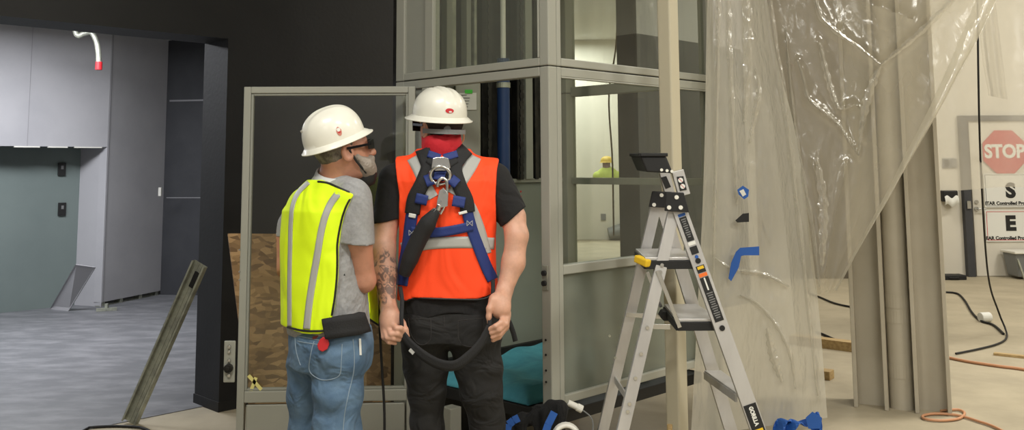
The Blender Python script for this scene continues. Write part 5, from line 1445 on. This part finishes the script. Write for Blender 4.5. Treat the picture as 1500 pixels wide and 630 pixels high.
# ---------------------------------------------------------------- worker in the yellow vest
def worker_yellow():
    ft = [Vector((P(452, 600, 3.54).x, 3.56, 0)), Vector((P(494, 600, 3.38).x, 3.40, 0))]
    root = thing('person', ((ft[0].x + ft[1].x) / 2, 3.48, 0), 'person in lime yellow safety vest, grey shirt and blue jeans looking to the right', 'person')
    sk = skin_mat('ruddy skin', (190, 136, 112))
    x0, x1 = P(398, 300, 3.45).x, P(572, 300, 3.45).x
    b = Vol((x0, 3.16, 0), (x1, 4.05, 1.78), .0040)
    BW = radians(-34)
    Hc = P(502, 219, 3.42); R = frame(radians(-62), radians(12))
    L = head(b, Hc, R)
    b.cone(Hc + Vector((-.01, 0, -.04)), P(487, 272, 3.44), .057, .064, .03)
    xs = lambda px, py: P(px, py, 3.45).x
    F = lambda py: P(480, py, 3.45).z
    b.loft([(F(480), xs(478, 480), 3.45, .13, .085, BW), (F(380), xs(476, 380), 3.45, .12, .08, BW), (F(300), xs(477, 300), 3.45, .14, .08, BW), (F(278), xs(482, 278), 3.45, .08, .06, BW)], .03)
    sR, sL = P(520, 291, 3.37), P(443, 302, 3.55)
    b.cone(sL, sR, .04, .04, .03)
    b.chain([sR, P(526, 350, 3.37), P(533, 411, 3.42), P(530, 414, 3.55), P(529, 413, 3.68)], [.05, .046, .041, .040, .028], .02)
    b.chain([sL, P(415, 345, 3.56), P(408, 388, 3.57), P(414, 404, 3.72), P(440, 400, 3.88)], [.05, .042, .038, .036, .027], .02)
    for hc, dr in ((P(529, 413, 3.68), Vector((-.02, .16, .0))), (P(440, 400, 3.88), Vector((.10, .12, .0)))):
        d = dr.normalized(); u = d.cross(UP).normalized(); c = hc + d * .07
        b.chain([hc, hc + d * .04, hc + d * .085], [.028, .034, .032], .02)
        for k in range(4):
            o = c + d * .02 + UP * (.030 - .020 * k); b.chain([o, o + d * .045 + u * .004, o + d * .07 - u * .01, o + d * .085 - u * .025], [.0105, .0098, .009, .0078], .005)
        b.chain([hc + d * .02 + UP * .025, hc + d * .05 + UP * .055, hc + d * .085 + UP * .06], [.013, .0115, .009], .006)
    for hip, an in ((P(456, 520, 3.52), ft[0]), (P(497, 520, 3.39), ft[1])): b.chain([hip, Vector((an.x, an.y, .1))], [.07, .04], .03)
    b.each(lambda d, X, Y, Z: np.maximum(d, .06 - Z))
    b.build('body', sk, root)
    Ri = R.transposed()
    def loc(X, Y, Z): return [Ri[i][0] * (X - Hc.x) + Ri[i][1] * (Y - Hc.y) + Ri[i][2] * (Z - Hc.z) for i in range(3)]
    hv = Vol(Hc - Vector((.15, .15, .17)), Hc + Vector((.15, .15, .15)), .004)
    hv.ell(Hc + R @ Vector((0, -.012, .03)), (.079, .099, .097), R, .01)
    def hc_(d, X, Y, Z):
        x, y, z = loc(X, Y, Z); return np.maximum(d + .003 * wob(X, Y, Z, 90, 8), np.maximum(y - .012 - .35 * z, -z - .040))
    hv.each(hc_); hv.build('hair', M['hair_a'], root)
    bd = Vol(Hc - Vector((.15, .15, .19)), Hc + Vector((.15, .15, .15)), .004)
    bd.ell(L(0, .062, -.078), (.054, .046, .042), R, .02); bd.ell(L(0, .072, -.100), (.036, .034, .030), R, .03)
    for q in (-1, 1): bd.cone(L(q * .058, .028, -.035), L(q * .046, .062, -.070), .012, .020, .03)
    bd.cone(L(-.028, .096, -.052), L(.028, .096, -.052), .010, .010, .01)
    bd.each(lambda d, X, Y, Z: d + .003 * wob(X, Y, Z, 110, 18))
    bd.build('beard', mat('white beard', (150, 140, 130), .8, bump=(140, .5)), root)
    # chin strap, lowered mask, glasses
    mk = MB(); mk.tube([L(.0, .075, -.098), L(.0, .065, -.122), L(0, .04, -.138)], [.040, .042, .030], 16); mk.build('face_mask', M['black'], root, smooth=True)
    MB().tube([L(.078, .0, -.002), L(.072, .02, -.05), L(.05, .055, -.10)], .0045, 8).build('mask_strap', M['black'], root, smooth=True)
    gl = MB()
    for s in (-1, 1):
        gl.beam(L(s * .082, -.01, .004), L(s * .076, .085, .002), .009, .005, R @ Vector((0, 0, 1)))
        gl.prism([L(s * .078, .072, .014), L(s * .010, .116, .016), L(s * .012, .114, -.020), L(s * .075, .072, -.016)], R @ Vector((0, .005, 0)))
    gl.build('safety_glasses', M['lens'], root)
    Rh = frame(radians(-62), radians(21), radians(3))
    h, pt, find = hat(P(490, 203, 3.42), Rh, root, .005, .102, .116, .118, .016, .012)
    th, v = find(498, 194)
    e = patch(pt, th, v, .085, .085, .0012, 'emblem', mat('faded red emblem', (196, 128, 112), .5), h, 'shield')
    patch(pt, th, v - .02, .055, .035, .0022, 'emblem_mark', M['paper'], h); patch(pt, th, v + .025, .05, .014, .0022, 'emblem_mark', M['red_p'], h)
    for (ax_, ay_), (bx_, by_) in (((471, 219), (483, 214)), ((492, 210), (513, 201))):
        a_, b_ = find(ax_, ay_), find(bx_, by_); q1, q2 = pt(*a_, .002), pt(*b_, .002); MB().tube([q1, (q1 + q2) / 2 + Vector((0, -.003, 0)), q2], .0055, 8).build('shell_rib', M['hat'], h, smooth=True)
    # shirt
    sv = Vol((x0, 3.16, F(492)), (x1, 4.05, F(246)), .0045)
    secs = [(F(490), xs(482, 490), 3.45, .160, .124, BW), (F(470), xs(480, 470), 3.45, .160, .124, BW), (F(440), xs(478, 440), 3.45, .158, .122, BW), (F(400), xs(476, 400), 3.45, .153, .118, BW), (F(350), xs(475, 350), 3.45, .156, .118, BW),
            (F(308), xs(477, 308), 3.45, .160, .114, BW), (F(290), xs(481, 290), 3.45, .132, .10, BW), (F(275), xs(484, 275), 3.45, .100, .080, BW), (F(262), xs(487, 262), 3.44, .066, .060, BW)]
    sv.loft(secs, .02); sv.cone(P(450, 300, 3.53), P(480, 278, 3.46), .045, .045, .04); sv.cone(P(513, 285, 3.38), P(492, 272, 3.43), .05, .05, .04)
    torso = sv.copy()
    sv.cone(P(520, 291, 3.37), P(525, 362, 3.37), .060, .0615, .04); sv.cone(P(443, 302, 3.55), P(415, 350, 3.56), .054, .050, .04)
    def cut(d, X, Y, Z):
        r_ = (X > P(502, 350, 3.37).x) & (Y < 3.47); l_ = (X < P(430, 340, 3.58).x) & (Y > 3.48)
        c = np.where(r_, F(355) - .1 * (X - P(525, 350, 3.37).x) - Z, np.where(l_, P(420, 345, 3.58).z - Z, -.1))
        torso_in = torso.d
        c = np.where(torso_in < -.004, -.1, c)
        return fold(np.maximum(d, c), X, Y, Z, .009, 41, 26, 20)
    sv.each(cut); sv.build('grey_shirt', M['tee_a'], root)
    nk = [P(489, 252, 3.425), P(488, 262, 3.435), P(487, 272, 3.445)]; MB().tube(nk, [.061, .069, .084], 26, cap=False).build('collar', M['collar_a'], root, smooth=True, solid=.006)
    # vest: back panel and front panel, open at the side
    vv = torso.copy(); vv.cone(P(446, 304, 3.55), P(438, 330, 3.56), .048, .045, .04); vv.cone(P(518, 290, 3.38), P(516, 318, 3.38), .058, .05, .04)
    bz = np.array([F(p) for p in (490, 470, 440, 400, 360, 330, 310, 290, 278, 262)]); bxp = np.array([P(p, 300, 3.34).x for p in (484, 489, 495, 499, 499, 503, 508, 517, 524, 530)])
    hx = np.array([P(p, 300, 3.36).x for p in (405, 424, 450, 476, 488, 500)]); hz = np.array([P(480, p, 3.36).z for p in (480, 482, 486, 485, 479, 470)])
    nkp = P(489, 268, 3.44)
    def vc(d, X, Y, Z):
        z = Z[0, 0]; xb = np.interp(z, bz, bxp)[None, None, :]
        d = fold(d - .019, X, Y, Z, .011, 57, 22, 7)
        side = np.minimum(X - xb, 3.50 - Y)                 # drop what is right of the edge on the near side
        d = np.maximum(d, side)
        d = np.maximum(d, np.maximum(P(417, 300, 3.5).x - X, np.interp(X[:, 0, 0], hx, hz)[:, None, None] - Z))
        rn = np.sqrt((X - nkp.x) ** 2 + (Y - nkp.y) ** 2)
        return np.maximum(d, np.maximum(np.where(Z > F(285), .078 - rn, -.1), Z - F(263) + .42 * np.maximum(X - xs(480, 263), 0)))
    vv.each(vc); vv.build('lime_vest', M['lime_v'], root)
    def flap(u, v):
        l = crv(((524, 400, 3.56), (529, 430, 3.56), (533, 462, 3.57)), v); r = crv(((548, 402, 3.66), (552, 430, 3.66), (555, 477, 3.66)), v)
        x, y, Y = [a + (c - a) * u for a, c in zip(l, r)]; return P(x, y, Y + .01 * sin(u * 6 + v * 3))
    MB().grid(flap, 12, 16).build('vest_front', M['lime_v'], root, smooth=True, solid=.004)
    MB().tube([flap(u, 1) for u in np.linspace(0, 1, 12)] , .004, 6).build('vest_binding', M['black'], root, smooth=True)
    hitv = vv
    line(vv, ((421, 479), (436, 483), (450, 485), (466, 485), (476, 484), (486, 478), (491, 466)), .0042, .001, 'vest_binding', M['black'], root)
    line(vv, ((520, 281), (510, 296), (503, 313), (498, 333), (494, 358), (494, 385), (493, 410), (490, 438), (486, 462)), .0042, .0, 'vest_binding', M['black'], root)
    line(vv, ((466, 266), (480, 268), (496, 275), (512, 282)), .0042, .001, 'vest_binding', M['black'], root)
    St = lambda pts, w, off, nm, m_, vol=vv, **k: strap(vol, pts, w, off, nm, M[m_], root, **k)
    St(((508, 273), (496, 283), (484, 299), (476, 318), (470, 342), (464, 378), (458, 412), (453, 445), (449, 482)), 10, .0025, 'reflective_strip', 'reflect', th=.002, n=60)
    St(((452, 267), (437, 282), (429, 300), (426, 325), (425, 360), (424, 410), (424, 450), (424, 478)), 6, .0025, 'reflective_strip', 'reflect', th=.002, n=50)
    # jeans
    pv = Vol((x0, 3.16, .05), (x1, 4.05, F(474)), .0048)
    pv.loft([(F(478), xs(482, 478), 3.455, .158, .122, BW), (F(500), xs(483, 500), 3.455, .163, .126, BW), (F(535), xs(482, 535), 3.455, .160, .125, BW)], .02)
    pv.ell(P(468, 512, 3.40), (.085, .07, .08), k=.05); pv.ell(P(500, 514, 3.36), (.08, .07, .08), k=.05)
    pv.chain([P(499, 525, 3.40), P(496, 575, 3.38), P(494, 625, 3.38), Vector((ft[1].x, 3.4, .3)), Vector((ft[1].x, 3.4, .06))], [.096, .086, .082, .076, .080], .03)
    pv.chain([P(457, 525, 3.52), P(455, 575, 3.53), P(453, 625, 3.55), Vector((ft[0].x, 3.56, .3)), Vector((ft[0].x, 3.56, .06))], [.090, .078, .072, .070, .074], .03)
    pv.each(lambda d, X, Y, Z: np.maximum(fold(d, X, Y, Z, .010, 71, 22, 36), .07 - Z))
    pv.build('blue_jeans', M['jeans_a'], root)
    for pts in (((460, 500), (455, 520), (453, 543), (463, 553), (474, 557), (488, 555), (498, 549), (500, 528), (501, 504)), ((432, 492), (434, 515), (440, 535)), ((517, 497), (519, 520), (518, 545), (511, 575), (505, 605), (502, 640)), ((436, 492), (460, 497), (478, 500)), ((436, 500), (460, 504), (480, 506))):
        line(pv, pts, .0018, .001, 'denim_seam', M['stitch'], root)
    allv = pv.copy(); 
    o = St(((476, 482), (490, 480), (508, 477), (524, 475), (535, 472)), 31, .016, 'waist_pack', 'web_black', vol=pv, th=.028, n=26)
    o = St(((500, 404), (506, 403)), 4, .004, 'vest_tie', 'web_black', vol=sv, th=.003, n=6)
    y_ = pv.hit(473, 504, .012, 3.1, 4.0).y
    MB().prism([P(x_, w_, y_) for x_, w_ in ((469, 497), (474, 493), (480, 496), (483, 503), (480, 511), (473, 515), (467, 512), (465, 505))], (0, -.008, 0)).build('key_tag', M['red_p'], root, bevel=.003)
    y_ = pv.hit(461, 492, .004, 3.1, 4.0).y; MB().prism([P(x_, w_, y_) for x_, w_ in ((458, 493), (467, 491), (467, 496), (458, 497))], (0, -.002, 0)).build('brand_patch', mat('dark red patch', (110, 34, 30), .7), root)
    y_ = pv.hit(528, 505, .006, 3.1, 4.0); y_ = y_.y if y_ else 3.4
    MB().prism([P(x_, w_, y_) for x_, w_ in ((526, 496), (529, 496), (530, 520), (527, 520))], (0, -.004, 0)).build('pocket_pen', M['paper'], root)
    bv = Vol((x0, 3.2, 0), (x1, 4.0, .36), .007); boots(bv, ft, frame(radians(-30), 0)); bv.build('boots', M['boot'], root)
worker_yellow()

# ---------------------------------------------------------------- person far off in the white room
def far_worker():
    c = P(890, 262, 20.0); root = thing('person', (c.x, 20.0, 0), 'distant person in yellow hard hat and lime vest behind the low white wall', 'person')
    sk = skin_mat('far skin', (120, 96, 86))
    b = Vol((c.x - .45, 19.7, 0), (c.x + .45, 20.35, 1.8), .016)
    b.ell((c.x - .02, 20, 1.52), (.085, .10, .13), k=.03); b.cone((c.x, 20, 1.42), (c.x, 20, 1.3), .06, .07, .04)
    b.cone((c.x - .17, 20, 1.3), (c.x + .17, 20, 1.3), .07, .07, .05); b.cone((c.x, 20, 1.3), (c.x, 20, .9), .14, .14, .08)
    for s in (-1, 1):
        b.chain([(c.x + s * .2, 20, 1.3), (c.x + s * .25, 19.98, 1.05), (c.x + s * .22, 19.8, .85)], [.06, .05, .04], .03)
        b.chain([(c.x + s * .1, 20, .9), (c.x + s * .11, 20, .5), (c.x + s * .11, 20, .06)], [.1, .075, .06], .04)
    b.each(lambda d, X, Y, Z: np.maximum(d, .0 - Z)); b.build('body', sk, root)
    v = Vol((c.x - .4, 19.7, .8), (c.x + .4, 20.35, 1.5), .016)
    v.cone((c.x - .22, 20, 1.27), (c.x + .22, 20, 1.27), .10, .10, .05); v.cone((c.x - .1, 20, 1.36), (c.x + .1, 20, 1.36), .07, .07, .08); v.cone((c.x, 20, 1.3), (c.x, 20, .9), .17, .17, .08)
    v.build('lime_vest', mat('dull lime vest', (178, 192, 92), .8), root)
    m = M['hat']; M['hat'] = mat('yellow shell', (206, 176, 70), .5); hat(Vector((c.x - .01, 20, 1.575)), frame(radians(20), 0), root, .004, .135, .15, .12, .010, .02); M['hat'] = m
far_worker()
# ================================================================ light
def area(name, loc, sx, sy, watts, rgb=(1, .96, .88), rot=(0, 0, 0)):
    l = bpy.data.lights.new(name, 'AREA'); l.shape = 'RECTANGLE'; l.size = sx; l.size_y = sy; l.energy = watts; l.color = rgb
    o = bpy.data.objects.new(name, l); COL.objects.link(o); o.location = loc; o.rotation_euler = rot
    return o
for x, y, w_ in ((-1.2, 1.2, 95), (1.6, .6, 95), (-2.0, -3.2, 60), (2.6, -3.0, 110), (4.6, 2.0, 110), (4.2, 6.0, 120), (7.5, 9.2, 105), (3.6, 10.6, 60), (8, 4.5, 90)):  # unseen area lights; pair behind the camera added to brighten upright faces
    area('unseen_ceiling_light', (x, y, 4.42), 1.3, .7, w_, (1, .96, .87) if x > 3 else (1, .985, .92))
area('side_room_lamp', (-4.2, 8.0, 2.95), 1.3, .6, 95, (.93, .95, 1))
area('side_room_lamp', (-5.6, 6.6, 2.95), 1.3, .6, 75, (.93, .95, 1))
area('far_room_lamp', (1.2, 16.5, 4.4), 1.6, 1.6, 130, (.97, .98, 1))
area('far_room_lamp', (1.2, 20.6, 4.4), 1.6, 1.2, 130, (.97, .98, 1))
wd = bpy.data.worlds.new('world'); SC.world = wd; wd.use_nodes = True
wd.node_tree.nodes['Background'].inputs[0].default_value = (.05, .05, .05, 1)
SC.view_settings.view_transform = 'Standard'; SC.view_settings.look = 'None'
SC.view_settings.exposure = 0.26; SC.view_settings.gamma = 1.0; SC.view_settings.use_curve_mapping = False
SC.cycles.max_bounces = 10; SC.cycles.transparent_max_bounces = 24; SC.cycles.caustics_reflective = False; SC.cycles.caustics_refractive = False
SC.cycles.use_denoising = True
SC.cycles.sample_clamp_indirect = 6
